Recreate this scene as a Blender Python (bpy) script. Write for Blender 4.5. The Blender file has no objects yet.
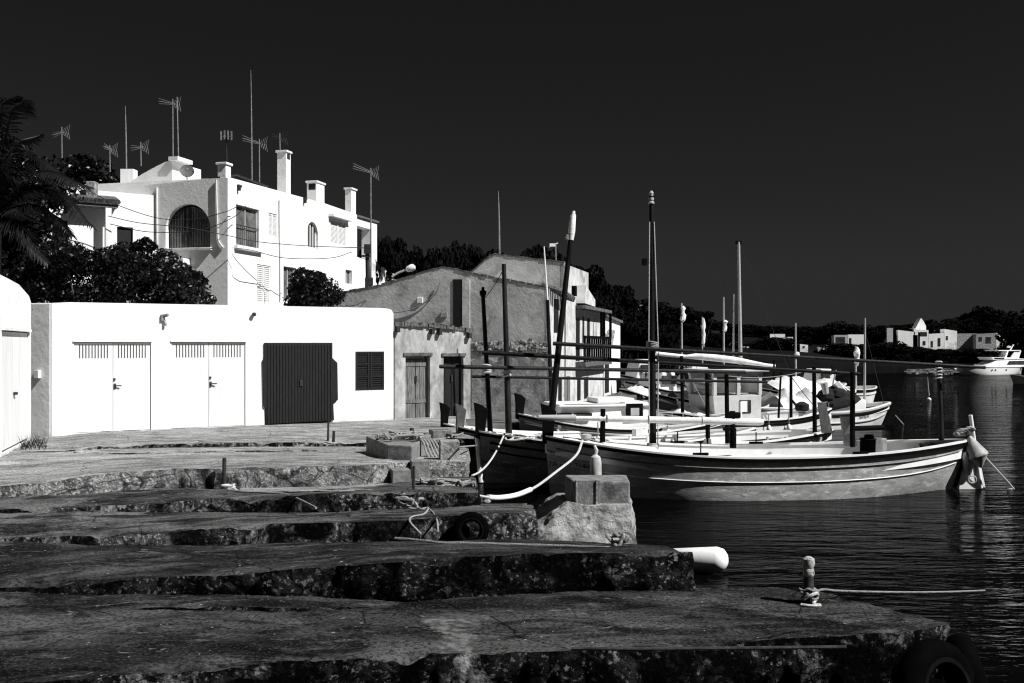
import bpy, math, random
import numpy as np
from mathutils import Vector, Matrix
random.seed(7); rng = np.random.default_rng(11)
S = bpy.context.scene; COL = S.collection
R = math.radians
F, CX, HY, CH = 1000.0, 512.0, 345.0, 2.7          # focal length in pixels, image centre, horizon row, camera height
def P(px, py, d): return Vector(((px-CX)/F*d, d, CH-(py-HY)/F*d))          # pixel + distance -> point
def G(px, py, z):                                                          # pixel on a level surface -> point
    d = (CH-z)*F/(py-HY); return Vector(((px-CX)/F*d, d, z))

# ------------------------------------------------------------------ materials
def M(name, lo, hi=None, scale=3, detail=8, rough=.8, bump=0., bscale=25, stretch=(1,1,1), spec=.3, pts=(.35,.65), metal=0., dist=0.):
    m = bpy.data.materials.new(name); m.use_nodes = True
    nt = m.node_tree; N = nt.nodes; L = nt.links; b = N['Principled BSDF']
    b.inputs['Roughness'].default_value = rough; b.inputs['Metallic'].default_value = metal
    b.inputs['Specular IOR Level'].default_value = spec
    hi = lo if hi is None else hi
    tc = N.new('ShaderNodeTexCoord'); mp = N.new('ShaderNodeMapping'); mp.inputs['Scale'].default_value = stretch
    L.new(tc.outputs['Object'], mp.inputs['Vector'])
    no = N.new('ShaderNodeTexNoise'); no.inputs['Scale'].default_value = scale; no.inputs['Detail'].default_value = detail
    no.inputs['Distortion'].default_value = dist; no.inputs['Roughness'].default_value = .6
    L.new(mp.outputs[0], no.inputs['Vector'])
    cr = N.new('ShaderNodeValToRGB'); e = cr.color_ramp.elements
    e[0].position, e[1].position = pts; e[0].color = (lo,lo,lo,1); e[1].color = (hi,hi,hi,1)
    L.new(no.outputs['Fac'], cr.inputs['Fac']); L.new(cr.outputs['Color'], b.inputs['Base Color'])
    if bump:
        n2 = N.new('ShaderNodeTexNoise'); n2.inputs['Scale'].default_value = bscale; n2.inputs['Detail'].default_value = 8
        n2.inputs['Roughness'].default_value = .65; L.new(mp.outputs[0], n2.inputs['Vector'])
        bp = N.new('ShaderNodeBump'); bp.inputs['Strength'].default_value = 1; bp.inputs['Distance'].default_value = bump
        L.new(n2.outputs['Fac'], bp.inputs['Height']); L.new(bp.outputs[0], b.inputs['Normal'])
    return m
def layer(m, val, scale, lo, hi, detail=6, kind='noise', stretch=(1,1,1), dist=0., fac=1., zr=None):
    """mixes another grey into a material where a second texture passes a threshold; zr limits it to a height band"""
    nt = m.node_tree; N = nt.nodes; L = nt.links; b = N['Principled BSDF']
    src = b.inputs['Base Color'].links[0].from_socket
    tc = N.new('ShaderNodeTexCoord'); mp = N.new('ShaderNodeMapping'); mp.inputs['Scale'].default_value = stretch
    mp.inputs['Location'].default_value = (scale*1.7, val*31, scale*.3)
    L.new(tc.outputs['Object'], mp.inputs['Vector'])
    if kind == 'noise':
        t = N.new('ShaderNodeTexNoise'); t.inputs['Detail'].default_value = detail; t.inputs['Distortion'].default_value = dist
        t.inputs['Roughness'].default_value = .62; out = t.outputs['Fac']; vec = mp.outputs[0]
    else:
        t = N.new('ShaderNodeTexVoronoi'); t.feature = 'DISTANCE_TO_EDGE'; out = t.outputs['Distance']
        wn = N.new('ShaderNodeTexNoise'); wn.inputs['Scale'].default_value = scale*1.3; wn.inputs['Detail'].default_value = 4
        L.new(mp.outputs[0], wn.inputs['Vector'])
        ad = N.new('ShaderNodeMixRGB'); ad.blend_type = 'LINEAR_LIGHT'; ad.inputs['Fac'].default_value = dist
        L.new(mp.outputs[0], ad.inputs[1]); L.new(wn.outputs['Color'], ad.inputs[2]); vec = ad.outputs[0]
    t.inputs['Scale'].default_value = scale; L.new(vec, t.inputs['Vector'])
    mr = N.new('ShaderNodeMapRange'); mr.inputs[1].default_value = lo; mr.inputs[2].default_value = hi
    mr.inputs[3].default_value = 0 if kind == 'noise' else fac; mr.inputs[4].default_value = fac if kind == 'noise' else 0
    L.new(out, mr.inputs[0]); fs = mr.outputs[0]
    if zr:
        sp = N.new('ShaderNodeSeparateXYZ'); L.new(tc.outputs['Object'], sp.inputs[0])
        m2 = N.new('ShaderNodeMapRange'); m2.inputs[1].default_value, m2.inputs[2].default_value = zr
        L.new(sp.outputs['Z'], m2.inputs[0])
        mu = N.new('ShaderNodeMath'); mu.operation = 'MULTIPLY'; L.new(fs, mu.inputs[0]); L.new(m2.outputs[0], mu.inputs[1]); fs = mu.outputs[0]
    mx = N.new('ShaderNodeMixRGB'); L.new(fs, mx.inputs['Fac']); L.new(src, mx.inputs[1]); mx.inputs[2].default_value = (val,val,val,1)
    L.new(mx.outputs[0], b.inputs['Base Color'])
    return m

WHITE  = M('whitewash', .70, .80, 1.5, rough=.9, bump=.012, bscale=6, spec=.05)
layer(WHITE, .50, 1.6, .58, .76, stretch=(1,1,.25), detail=10, fac=.3); layer(WHITE, .42, 3.1, .70, .76, detail=12, dist=.6, fac=.4); layer(WHITE, .22, 2.4, .36, .60, detail=12, dist=.6, fac=.6, zr=(.34,-.08))
WHITE2 = M('whitewashed timber', .62, .76, 1.2, rough=.7, bump=.006, bscale=16, stretch=(6,6,.6), spec=.1); layer(WHITE2, .46, 1.4, .64, .74, stretch=(3,3,.5), detail=12, fac=.35)
GREYW  = M('old shutter paint', .55, .66, 6, rough=.8, spec=.2)
DARKW  = M('dark stained timber', .005, .013, 6, rough=.7, bump=.004, bscale=20, stretch=(8,8,.6), spec=.25)
SLATGAP= M('dark gap', .05, .09, 10, rough=.9)
WEATHW = M('weathered bare timber', .07, .21, 5, rough=.9, bump=.006, bscale=14, stretch=(7,7,.7), spec=.15)
PLAST  = M('stained shed plaster', .20, .46, 2.2, rough=.95, bump=.012, bscale=14, stretch=(1.2,1.2,.7), spec=.1, dist=.6)
layer(PLAST, .07, 2.6, .54, .72, stretch=(1.6,1.6,.5), detail=9, dist=.5, fac=.7)
layer(PLAST, .62, 2.1, .60, .68, stretch=(2,2,.5), detail=9, fac=.8)
GABLE  = M('old ochre render', .36, .56, 1.4, rough=.95, bump=.014, bscale=9, spec=.1, dist=.5)
layer(GABLE, .20, 1.1, .52, .66, dist=.8, fac=.8); layer(GABLE, .62, 3.3, .62, .72, fac=.6); layer(GABLE, .12, 5.5, .66, .74, fac=.7)
GABLE2 = M('darker rough render', .16, .44, 4, rough=.95, bump=.02, bscale=16, spec=.1, dist=.6)
RUBBLE = M('exposed rubble masonry', .10, .5, 9, rough=.95, bump=.06, bscale=16, spec=.1, pts=(.42,.58))
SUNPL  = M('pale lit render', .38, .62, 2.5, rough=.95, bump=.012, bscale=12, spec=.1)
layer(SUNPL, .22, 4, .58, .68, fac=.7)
TILE   = M('old roof tile', .05, .15, 8, rough=.9, bump=.02, bscale=12, spec=.15)
GLASS  = M('window glass', .02, .05, 2, rough=.06, spec=.6)
WINGREY= M('curtained window glass', .06, .16, 2, rough=.15, spec=.5)
INSIDE = M('dark interior', .012, .02, 2, rough=.9)
GALV   = M('galvanised antenna tube', .12, .26, 9, rough=.55, spec=.3, metal=.2)
CABLE  = M('black cable', .012, .02, 9, rough=.6)
ROPE   = M('pale mooring rope', .34, .60, 60, rough=.95, bump=.008, bscale=110, spec=.1)
ROPED  = M('grey mooring rope', .16, .34, 60, rough=.95, bump=.008, bscale=110, spec=.1)
HOSE   = M('white hose sleeve', .72, .78, 5, rough=.5)
FENDER = M('white vinyl fender', .70, .80, 3, rough=.45, spec=.4); layer(FENDER, .38, 4, .60, .74, detail=12, dist=.5, fac=.6)
FENDG  = M('scuffed grey fender', .30, .52, 9, rough=.6, spec=.3, stretch=(1,1,.5)); layer(FENDG, .75, 4, .58, .7)
RUBBER = M('black rubber', .0006, .0016, 7, rough=.9, bump=.01, bscale=20, spec=.02)
IRON   = M('rusted iron', .01, .04, 20, rough=.85, bump=.006, bscale=40)
IRONP  = M('flaking painted iron', .22, .5, 22, rough=.8, bump=.01, bscale=40); layer(IRONP, .05, 30, .55, .62)
POLE   = M('dark varnished pole', .002, .012, 4, rough=.55, bump=.003, bscale=20, stretch=(3,3,.5), spec=.1)
POLEL  = M('bleached brown pole', .004, .022, 6, rough=.6, bump=.003, bscale=20, stretch=(3,3,.5), spec=.15)
BLACK  = M('black painted timber', .002, .005, 8, rough=.7, bump=.004, bscale=18, spec=.03)
BOATW  = M('white boat paint', .66, .78, 3, rough=.4, spec=.4); layer(BOATW, .42, 5, .62, .74, fac=.6)
WHEELG = M('pale grey wheelhouse paint', .44, .56, 3, rough=.5, spec=.3)
BOARD  = M('grey weathered board', .14, .24, 5, rough=.8, stretch=(3,3,.6), spec=.1)
BOATG  = M('grey boat paint', .30, .40, 4, rough=.5, spec=.35)
SAIL   = M('white sail cloth', .68, .78, 5, rough=.85, bump=.012, bscale=14, spec=.1)
TARP   = M('white tarpaulin', .55, .75, 3, rough=.75, bump=.03, bscale=5, spec=.2)
CANVAS = M('dark canvas', .005, .014, 6, rough=.9, bump=.02, bscale=9)
BUOYG  = M('dirty buoy plastic', .24, .42, 5, rough=.6); layer(BUOYG, .1, 6, .55, .7)
STONE  = M('cast concrete block', .12, .24, 9, rough=.95, bump=.012, bscale=40, spec=.1); layer(STONE, .06, 4, .55, .7)
STONEL = M('pale rough concrete', .14, .40, 6, rough=.95, bump=.04, bscale=18, spec=.1); layer(STONEL, .05, 7, .58, .68)
DISHM  = M('grey dish paint', .05, .09, 4, rough=.6)
CHROME = M('bare metal', .45, .6, 12, rough=.3, metal=.7)
YACHT  = M('yacht gelcoat', .72, .78, 1, rough=.25, spec=.5)
def hullmat(name, lo, hi, wear_caustic, amt=.62):
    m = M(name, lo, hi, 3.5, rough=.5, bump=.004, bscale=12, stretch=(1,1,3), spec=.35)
    layer(m, wear_caustic, 3.2, amt, amt+.1, stretch=(1,1,4), fac=.7)  # pale scuffs of wear that also paint in light bounced off the water
    layer(m, wear_caustic*1.25, 3.0, .0, .012, kind='voronoi', stretch=(1.0,1.0,1.7), dist=.09, fac=.5)  # thin pale net painted into the colour as caustic light from the water
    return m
HULL1 = hullmat('worn grey hull with painted caustics', .24, .42, .70, .55)
STEMG = M('bare grey stem head', .05, .11, 8, rough=.8, spec=.1)
SHUTT = M('weathered crate', .02, .05, 8)
HULL2 = hullmat('worn dark hull with painted caustics', .08, .15, .34, .59)
HULL3 = hullmat('dull dark hull paint', .06, .11, .22)
HULLW = M('white hull paint', .62, .76, 3, rough=.4, spec=.4); layer(HULLW, .34, 3.5, .58, .72, stretch=(.6,.6,4), fac=.6)
LETT  = M('black lettering paint', .006, .008, 5, rough=.6)
LEAF  = M('dark glossy leaf', .002, .006, 9, rough=.36, spec=.28)
PINE  = M('pine needle', .0025, .007, 2, rough=.9, spec=.03)
PALMM = M('palm leaflet', .003, .008, 6, rough=.42, spec=.25)
BARK  = M('bark', .03, .07, 9, rough=.95, bump=.03, bscale=12)
HILLM = M('dark scrub ground', .002, .006, .6, rough=1, bump=.1, bscale=2, spec=.05)
GROUND= M('worn concrete ground', .07, .14, 1.2, rough=.95, bump=.01, bscale=30, spec=.1); layer(GROUND, .05, 2.2, .56, .7)
SHORE = M('pale shore stone', .08, .32, 1.2, rough=.95, bump=.1, bscale=3, spec=.1, pts=(.45,.6))
# slipway tops and faces (far ones dry and pale, near ones dark with weed)
def topm(name, lo, hi, light, thr, dark, cracks=True):
    m = M(name, lo, hi, 1.3, rough=.95, bump=.035, bscale=22, stretch=(.8,1.2,1), spec=.03, dist=.8, pts=(.38,.62), detail=12)
    layer(m, light*1.1, .5, thr-.06, thr+.12, stretch=(.7,1.2,1), detail=14, dist=1.4, fac=.75)
    layer(m, light, 1.5, thr, thr+.12, stretch=(.7,1.25,1), detail=14, dist=1.6, fac=.85)
    layer(m, dark, 2.1, .50, .62, stretch=(.6,1.4,1), detail=14, dist=.8, fac=.85)
    layer(m, light*1.7, 4.2, .63, .68, stretch=(.6,1.3,1), detail=14, dist=1.4, fac=.9)
    layer(m, light*1.3, 40, .56, .68, detail=6, fac=.6)
    layer(m, dark*.4, 28, .49, .60, detail=8, fac=.7)
    layer(m, min(.6,light*4), 14, .735, .75, detail=2, fac=.9)
    if cracks: layer(m, dark*.5, .55, .0, .006, kind='voronoi', dist=.25, fac=.9)
    return m
TOPN = topm('weedy slipway concrete', .009, .028, .10, .52, .003)
TOPM_= topm('damp slipway concrete', .012, .042, .17, .50, .005)
TOPF = topm('dry slipway concrete', .19, .32, .46, .54, .10)
def sidem(name, lo, hi, speck, t, z=None):
    m = M(name, lo, hi, 7, rough=.95, bump=.09, bscale=20, spec=.03, dist=.5, pts=(.42,.62), detail=14)
    layer(m, speck, 22, t, t+.05, detail=8, fac=.9)
    layer(m, speck*1.2, 5, t+.02, t+.10, detail=14, dist=.8, fac=.6)
    layer(m, speck*1.5, 1.6, t+.03, t+.10, detail=14, dist=1.2, fac=.6)
    layer(m, lo*.2, 2.0, *((.45,.54) if lo < .05 else (.58,.66)), detail=14, dist=.8, fac=.95)
    layer(m, lo*.2, 1.1, .0, .014, kind='voronoi', stretch=(1,1,1.6), dist=.16, fac=.95)
    return m
SIDEN = sidem('weedy slipway face', .003, .026, .20, .57)
SIDEM = sidem('crusted slipway face', .012, .10, .36, .54)
SIDEF = sidem('broken slipway face', .10, .36, .55, .56)
def patch(m, val, x0, hw, y0, y1):                       # a ragged strip of newer concrete laid across a slip
    nt = m.node_tree; N = nt.nodes; L = nt.links; b = N['Principled BSDF']; src = b.inputs['Base Color'].links[0].from_socket
    tc = N.new('ShaderNodeTexCoord'); sp = N.new('ShaderNodeSeparateXYZ'); L.new(tc.outputs['Object'], sp.inputs[0])
    no = N.new('ShaderNodeTexNoise'); no.inputs['Scale'].default_value = 2.6; no.inputs['Detail'].default_value = 12; no.inputs['Roughness'].default_value = .68; L.new(tc.outputs['Object'], no.inputs['Vector'])
    def mth(op, a, c, clamp=False):
        n = N.new('ShaderNodeMath'); n.operation = op; n.use_clamp = clamp
        for k, v in ((0,a),(1,c)):
            if isinstance(v, (int,float)): n.inputs[k].default_value = v
            else: L.new(v, n.inputs[k])
        return n.outputs[0]
    d = mth('ABSOLUTE', mth('SUBTRACT', mth('ADD', sp.outputs['X'], mth('MULTIPLY', mth('SUBTRACT', no.outputs['Fac'], .5), 1.5)), x0), 0)
    f = mth('MULTIPLY', mth('SUBTRACT', hw, d), 9, True)
    fy = mth('MULTIPLY', mth('MULTIPLY', mth('SUBTRACT', sp.outputs['Y'], y0), 5, True), mth('MULTIPLY', mth('SUBTRACT', y1, sp.outputs['Y']), 5, True))
    f = mth('MULTIPLY', mth('MULTIPLY', f, fy), .9)
    n3 = N.new('ShaderNodeTexNoise'); n3.inputs['Scale'].default_value = 14; n3.inputs['Detail'].default_value = 10; L.new(tc.outputs['Object'], n3.inputs['Vector'])
    cr = N.new('ShaderNodeValToRGB'); e = cr.color_ramp.elements; e[0].position = .4; e[1].position = .6; e[0].color = (val*.35,)*3+(1,); e[1].color = (val,)*3+(1,); L.new(n3.outputs['Fac'], cr.inputs['Fac'])
    mx = N.new('ShaderNodeMixRGB'); L.new(f, mx.inputs['Fac']); L.new(src, mx.inputs[1]); L.new(cr.outputs['Color'], mx.inputs[2]); L.new(mx.outputs[0], b.inputs['Base Color']); return m
TOP1 = patch(topm('weedy slipway concrete with a repair strip', .009, .028, .10, .53, .003), .17, -.45, .24, 5, 8.4)
SIDE1 = patch(sidem('weedy slipway face with a repair strip', .003, .026, .20, .57), .45, -.30, .16, 5, 8)

# ------------------------------------------------------------------ mesh building
class MB:
    def __init__(s): s.v = []; s.f = []
    def add(s, vs, fs):
        o = len(s.v); s.v += [tuple(p) for p in vs]; s.f += [tuple(i+o for i in f) for f in fs]; return s
    def hexa(s, a):                                     # 8 corners: bottom ring, top ring
        return s.add(a, [(3,2,1,0),(4,5,6,7),(0,1,5,4),(1,2,6,5),(2,3,7,6),(3,0,4,7)])
    def box(s, c, d, ux=(1,0,0), uy=(0,1,0), uz=(0,0,1)):
        c = Vector(c); x = Vector(ux)*d[0]/2; y = Vector(uy)*d[1]/2; z = Vector(uz)*d[2]/2
        return s.hexa([c-x-y-z, c+x-y-z, c+x+y-z, c-x+y-z, c-x-y+z, c+x-y+z, c+x+y+z, c-x+y+z])
    def bar(s, p0, p1, r0, r1=None, n=10): return s.tube([p0, p1], [r0, r0 if r1 is None else r1], n)
    def tube(s, pts, r, n=8):
        pts = [Vector(p) for p in pts]; k = len(pts)
        rs = r if isinstance(r, (list, tuple)) else [r]*k
        vs, fs = [], []; ref = None
        for i, p in enumerate(pts):
            t = (pts[min(i+1,k-1)]-pts[max(i-1,0)])
            t = t.normalized() if t.length > 1e-9 else Vector((0,0,1))
            if ref is None:
                ref = t.cross(Vector((0,0,1)) if abs(t.z) < .9 else Vector((1,0,0))).normalized()
            else:
                ref = (ref - t*ref.dot(t)); ref = ref.normalized() if ref.length > 1e-9 else t.orthogonal().normalized()
            q = t.cross(ref)
            for j in range(n):
                a = 2*math.pi*j/n; vs.append(p+(ref*math.cos(a)+q*math.sin(a))*rs[i])
        for i in range(k-1):
            for j in range(n): fs.append((i*n+j, i*n+(j+1)%n, (i+1)*n+(j+1)%n, (i+1)*n+j))
        fs.append(tuple(range(n-1,-1,-1))); fs.append(tuple((k-1)*n+j for j in range(n)))
        return s.add(vs, fs)
    def lathe(s, base, axis, prof, n=20):               # prof: (distance along the axis, radius)
        b = Vector(base); t = Vector(axis).normalized()
        return s.tube2([(b+t*h, r) for h, r in prof], t, n)
    def tube2(s, pr, t, n):
        ref = t.orthogonal().normalized(); q = t.cross(ref); vs = []; fs = []
        for p, r in pr:
            for j in range(n):
                a = 2*math.pi*j/n; vs.append(p+(ref*math.cos(a)+q*math.sin(a))*r)
        for i in range(len(pr)-1):
            for j in range(n): fs.append((i*n+j, i*n+(j+1)%n, (i+1)*n+(j+1)%n, (i+1)*n+j))
        fs.append(tuple(range(n-1,-1,-1))); fs.append(tuple((len(pr)-1)*n+j for j in range(n)))
        return s.add(vs, fs)
    def prism(s, poly, w):                              # planar polygon pushed along w
        w = Vector(w); a = [Vector(p) for p in poly]; n = len(a)
        return s.add(a+[p+w for p in a], [tuple(range(n-1,-1,-1)), tuple(range(n,2*n))]+[(i,(i+1)%n,n+(i+1)%n,n+i) for i in range(n)])
    def grid(s, rows):                                  # list of equal-length point rows
        n = len(rows[0]); vs = [p for r in rows for p in r]
        return s.add(vs, [(i*n+j, i*n+j+1, (i+1)*n+j+1, (i+1)*n+j) for i in range(len(rows)-1) for j in range(n-1)])
    def torus(s, c, axis, r, rr, n=28, m=10):
        t = Vector(axis).normalized(); a = t.orthogonal().normalized(); b = t.cross(a); c = Vector(c); vs = []; fs = []
        for i in range(n):
            q = 2*math.pi*i/n; e = a*math.cos(q)+b*math.sin(q)
            for j in range(m):
                p = 2*math.pi*j/m; vs.append(c+e*(r+rr*math.cos(p))+t*rr*math.sin(p))
        for i in range(n):
            for j in range(m): fs.append((i*m+j, ((i+1)%n)*m+j, ((i+1)%n)*m+(j+1)%m, i*m+(j+1)%m))
        return s.add(vs, fs)
def mkobj(name, mb, mat, smooth=False, bevel=0., off=None):
    me = bpy.data.meshes.new(name)
    vs = mb.v if off is None else [(x-off[0], y-off[1], z-off[2]) for x, y, z in mb.v]
    me.from_pydata(vs, [], mb.f); me.update()
    for m in (mat if isinstance(mat, (list,tuple)) else [mat]): me.materials.append(m)
    if smooth:
        me.polygons.foreach_set('use_smooth', [True]*len(me.polygons)); me.set_sharp_from_angle(angle=R(40))
    o = bpy.data.objects.new(name, me); COL.objects.link(o)
    if bevel:
        b = o.modifiers.new('bevel', 'BEVEL'); b.width = bevel; b.segments = 2; b.limit_method = 'ANGLE'; b.angle_limit = R(40)
    return o
def tag(o, label, cat, group=None):
    o['label'] = label; o['category'] = cat
    if group: o['group'] = group
    return o
def thing(name, label, cat, loc, rz=0., group=None):
    o = bpy.data.objects.new(name, None); COL.objects.link(o); o.empty_display_size = .1
    o.location = loc; o.rotation_euler = (0,0,rz); o['local'] = 0
    return tag(o, label, cat, group)
def part(root, name, mb, mat, smooth=False, bevel=0., parent=None, local=False, label=None):
    """a part given in world coordinates (or in the thing's own when local)"""
    o = mkobj(name, mb, mat, smooth, bevel, None if local else tuple(root.location))
    o.parent = parent or root
    if label: o['label'] = label
    return o
def single(name, mb, mat, label, cat, group=None, smooth=False, bevel=0.):
    xs = np.array(mb.v); c = (float(xs[:,0].mean()), float(xs[:,1].mean()), float(xs[:,2].min()))
    o = mkobj(name, mb, mat, smooth, bevel, c); o.location = c
    return tag(o, label, cat, group)
def structure(name, mb, mat, smooth=False):
    o = mkobj(name, mb, mat, smooth); o['kind'] = 'structure'; return o
def copy_tree(o, parent=None):
    c = o.copy(); COL.objects.link(c); c.parent = parent
    for ch in list(o.children): copy_tree(ch, c)
    return c
def curve(pts, n=8):                                     # Catmull-Rom through points
    p = [Vector(q) for q in pts]; p = [p[0]*2-p[1]]+p+[p[-1]*2-p[-2]]; out = []
    for i in range(1, len(p)-2):
        for k in range(n):
            t = k/n; a, b, c, d = p[i-1:i+3]
            out.append(.5*((2*b)+(c-a)*t+(2*a-5*b+4*c-d)*t*t+(3*b-a-3*c+d)*t**3))
    return out+[p[-2]]
def twisted(mb, pts, r, n=5):                             # a rope laid from three strands
    q = [Vector(pts[0])]; d = 0.; tab = [(0., q[0])]
    for a, b in zip(pts, pts[1:]): d += (Vector(b)-Vector(a)).length; tab.append((d, Vector(b)))
    m = max(4, int(d/(r*1.1))); ds = [t[0] for t in tab]; cs = [np.interp(np.linspace(0,d,m), ds, [t[1][k] for t in tab]) for k in range(3)]
    p = [Vector((cs[0][i],cs[1][i],cs[2][i])) for i in range(m)]
    for k in range(3):
        out = []
        for i in range(m):
            t = (p[min(i+1,m-1)]-p[max(i-1,0)]).normalized(); u = t.cross(Vector((.13,.2,1))).normalized(); v = t.cross(u); a = i*1.1/5.0*2*math.pi*.72+k*2.094
            out.append(p[i]+(u*math.cos(a)+v*math.sin(a))*r*.55)
        mb.tube(out, r*.58, n)
    return mb
def sagline(a, b, sag, n=14):
    a, b = Vector(a), Vector(b); return [a.lerp(b, i/n)-Vector((0,0,sag*4*(i/n)*(1-i/n))) for i in range(n+1)]

# value noise on numpy arrays
def _h(ix, iy, iz):
    h = (ix*374761393 + iy*668265263 + iz*2147483647 + 1013904223) & 0xffffffff
    h = ((h ^ (h >> 13))*1274126177) & 0xffffffff; h = ((h ^ (h >> 15))*2246822519) & 0xffffffff
    return ((h ^ (h >> 16)) & 0xffff)/65535.0
def vnoise(p):
    i = np.floor(p).astype(np.int64); f = p-i; f = f*f*(3-2*f); r = 0
    for dx in (0,1):
        for dy in (0,1):
            for dz in (0,1):
                w = (f[:,0] if dx else 1-f[:,0])*(f[:,1] if dy else 1-f[:,1])*(f[:,2] if dz else 1-f[:,2])
                r = r + w*_h(i[:,0]+dx, i[:,1]+dy, i[:,2]+dz)
    return r*2-1
def fbm(p, o=4):
    a, r, s = 1., 0, 0
    for k in range(o): r = r+a*vnoise(p*(2.03**k)+k*17.3); s += a; a *= .55
    return r/s
# ------------------------------------------------------------------ camera, sun, sky
cam = bpy.data.cameras.new('camera'); co = bpy.data.objects.new('camera', cam); COL.objects.link(co)
co.location = (0,0,CH); co.rotation_euler = (R(90),0,0); cam.sensor_width = 36; cam.lens = 36*F/1024
cam.shift_y = (HY-341.5)/1024; cam.clip_start = .1; cam.clip_end = 3000; S.camera = co
EL, SX, SY = R(46), .90, -.44
sv = Vector((SX, SY, 0)).normalized()*math.cos(EL); sv.z = math.sin(EL)
sl = bpy.data.lights.new('sun', 'SUN'); sl.energy = 4.9; sl.angle = R(.5); sl.color = (1,.995,.985)
so = bpy.data.objects.new('sun', sl); COL.objects.link(so); so.rotation_euler = (-sv).to_track_quat('-Z','Y').to_euler(); so.location = (60,-30,60)
w = bpy.data.worlds.new('World'); S.world = w; w.use_nodes = True
N = w.node_tree.nodes; L = w.node_tree.links
sk = N.new('ShaderNodeTexSky'); sk.sky_type = 'NISHITA'; sk.sun_disc = False; sk.sun_elevation = EL; sk.sun_rotation = math.atan2(SX, SY)
sep = N.new('ShaderNodeSeparateColor'); L.new(sk.outputs[0], sep.inputs[0])
mr = N.new('ShaderNodeMapRange'); mr.inputs[1].default_value = .4; mr.inputs[2].default_value = 4; mr.inputs[3].default_value = .016; mr.inputs[4].default_value = .165
L.new(sep.outputs[0], mr.inputs[0])
bg = N['Background']; bg.inputs['Strength'].default_value = .1; L.new(mr.outputs[0], bg.inputs['Color'])   # sky seen through the red filter of a black and white film
S.view_settings.view_transform = 'Standard'; S.view_settings.look = 'None'; S.view_settings.exposure = .58; S.view_settings.gamma = 1
S.render.engine = 'CYCLES'; C = S.cycles
C.max_bounces = 6; C.diffuse_bounces = 2; C.glossy_bounces = 3; C.caustics_refractive = False; C.caustics_reflective = False
C.sample_clamp_indirect = 4; C.use_denoising = True; C.denoising_prefilter = 'ACCURATE'; C.pixel_filter_type = 'BLACKMAN_HARRIS'; C.filter_width = 1.2

# ------------------------------------------------------------------ water
wm = bpy.data.materials.new('harbour water'); wm.use_nodes = True
N = wm.node_tree.nodes; L = wm.node_tree.links; b = N['Principled BSDF']
b.inputs['Base Color'].default_value = (.0015,.0015,.0015,1); b.inputs['Roughness'].default_value = .03; b.inputs['IOR'].default_value = 1.33; b.inputs['Specular IOR Level'].default_value = .33
tc = N.new('ShaderNodeTexCoord'); hs = None
rn = N.new('ShaderNodeTexNoise'); rn.inputs['Scale'].default_value = .22; rn.inputs['Detail'].default_value = 4; rn.inputs['Distortion'].default_value = 1.0; L.new(tc.outputs['Object'], rn.inputs['Vector'])
ruf = N.new('ShaderNodeMapRange'); ruf.inputs[1].default_value = .38; ruf.inputs[2].default_value = .62; ruf.inputs[3].default_value = .35; ruf.inputs[4].default_value = 1.0; L.new(rn.outputs['Fac'], ruf.inputs[0])   # calm and ruffled patches
for sc, st, ds in ((.9,(.55,1.7,1),.10),(3.2,(.5,1.7,1),.045),(9,(.6,1.6,1),.014)):
    mp = N.new('ShaderNodeMapping'); mp.inputs['Scale'].default_value = st; mp.inputs['Rotation'].default_value = (0,0,R(6))
    L.new(tc.outputs['Object'], mp.inputs['Vector'])
    no = N.new('ShaderNodeTexNoise'); no.inputs['Scale'].default_value = sc; no.inputs['Detail'].default_value = 3; no.inputs['Distortion'].default_value = .5
    L.new(mp.outputs[0], no.inputs['Vector'])
    bp = N.new('ShaderNodeBump'); bp.inputs['Distance'].default_value = ds; L.new(ruf.outputs[0], bp.inputs['Strength'])
    L.new(no.outputs['Fac'], bp.inputs['Height'])
    if hs: L.new(hs, bp.inputs['Normal'])
    hs = bp.outputs[0]
L.new(hs, b.inputs['Normal'])
fr_ = N.new('ShaderNodeFresnel'); fr_.inputs['IOR'].default_value = 1.33; L.new(hs, fr_.inputs['Normal'])
mm = N.new('ShaderNodeMath'); mm.operation = 'MULTIPLY'; mm.inputs[1].default_value = .37; L.new(fr_.outputs[0], mm.inputs[0])   # a red filter with a polariser dulls the glare
gl_ = N.new('ShaderNodeBsdfGlossy'); gl_.inputs['Roughness'].default_value = .03; gl_.inputs['Color'].default_value = (1,1,1,1); L.new(hs, gl_.inputs['Normal'])
df_ = N.new('ShaderNodeBsdfDiffuse'); df_.inputs['Color'].default_value = (.0012,.0012,.0012,1)
ms_ = N.new('ShaderNodeMixShader'); L.new(mm.outputs[0], ms_.inputs[0]); L.new(df_.outputs[0], ms_.inputs[1]); L.new(gl_.outputs[0], ms_.inputs[2]); L.new(ms_.outputs[0], N['Material Output'].inputs['Surface'])
structure('water', MB().add([(-1500,-200,0),(2500,-200,0),(2500,2500,0),(-1500,2500,0)], [(0,1,2,3)]), wm)

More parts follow.
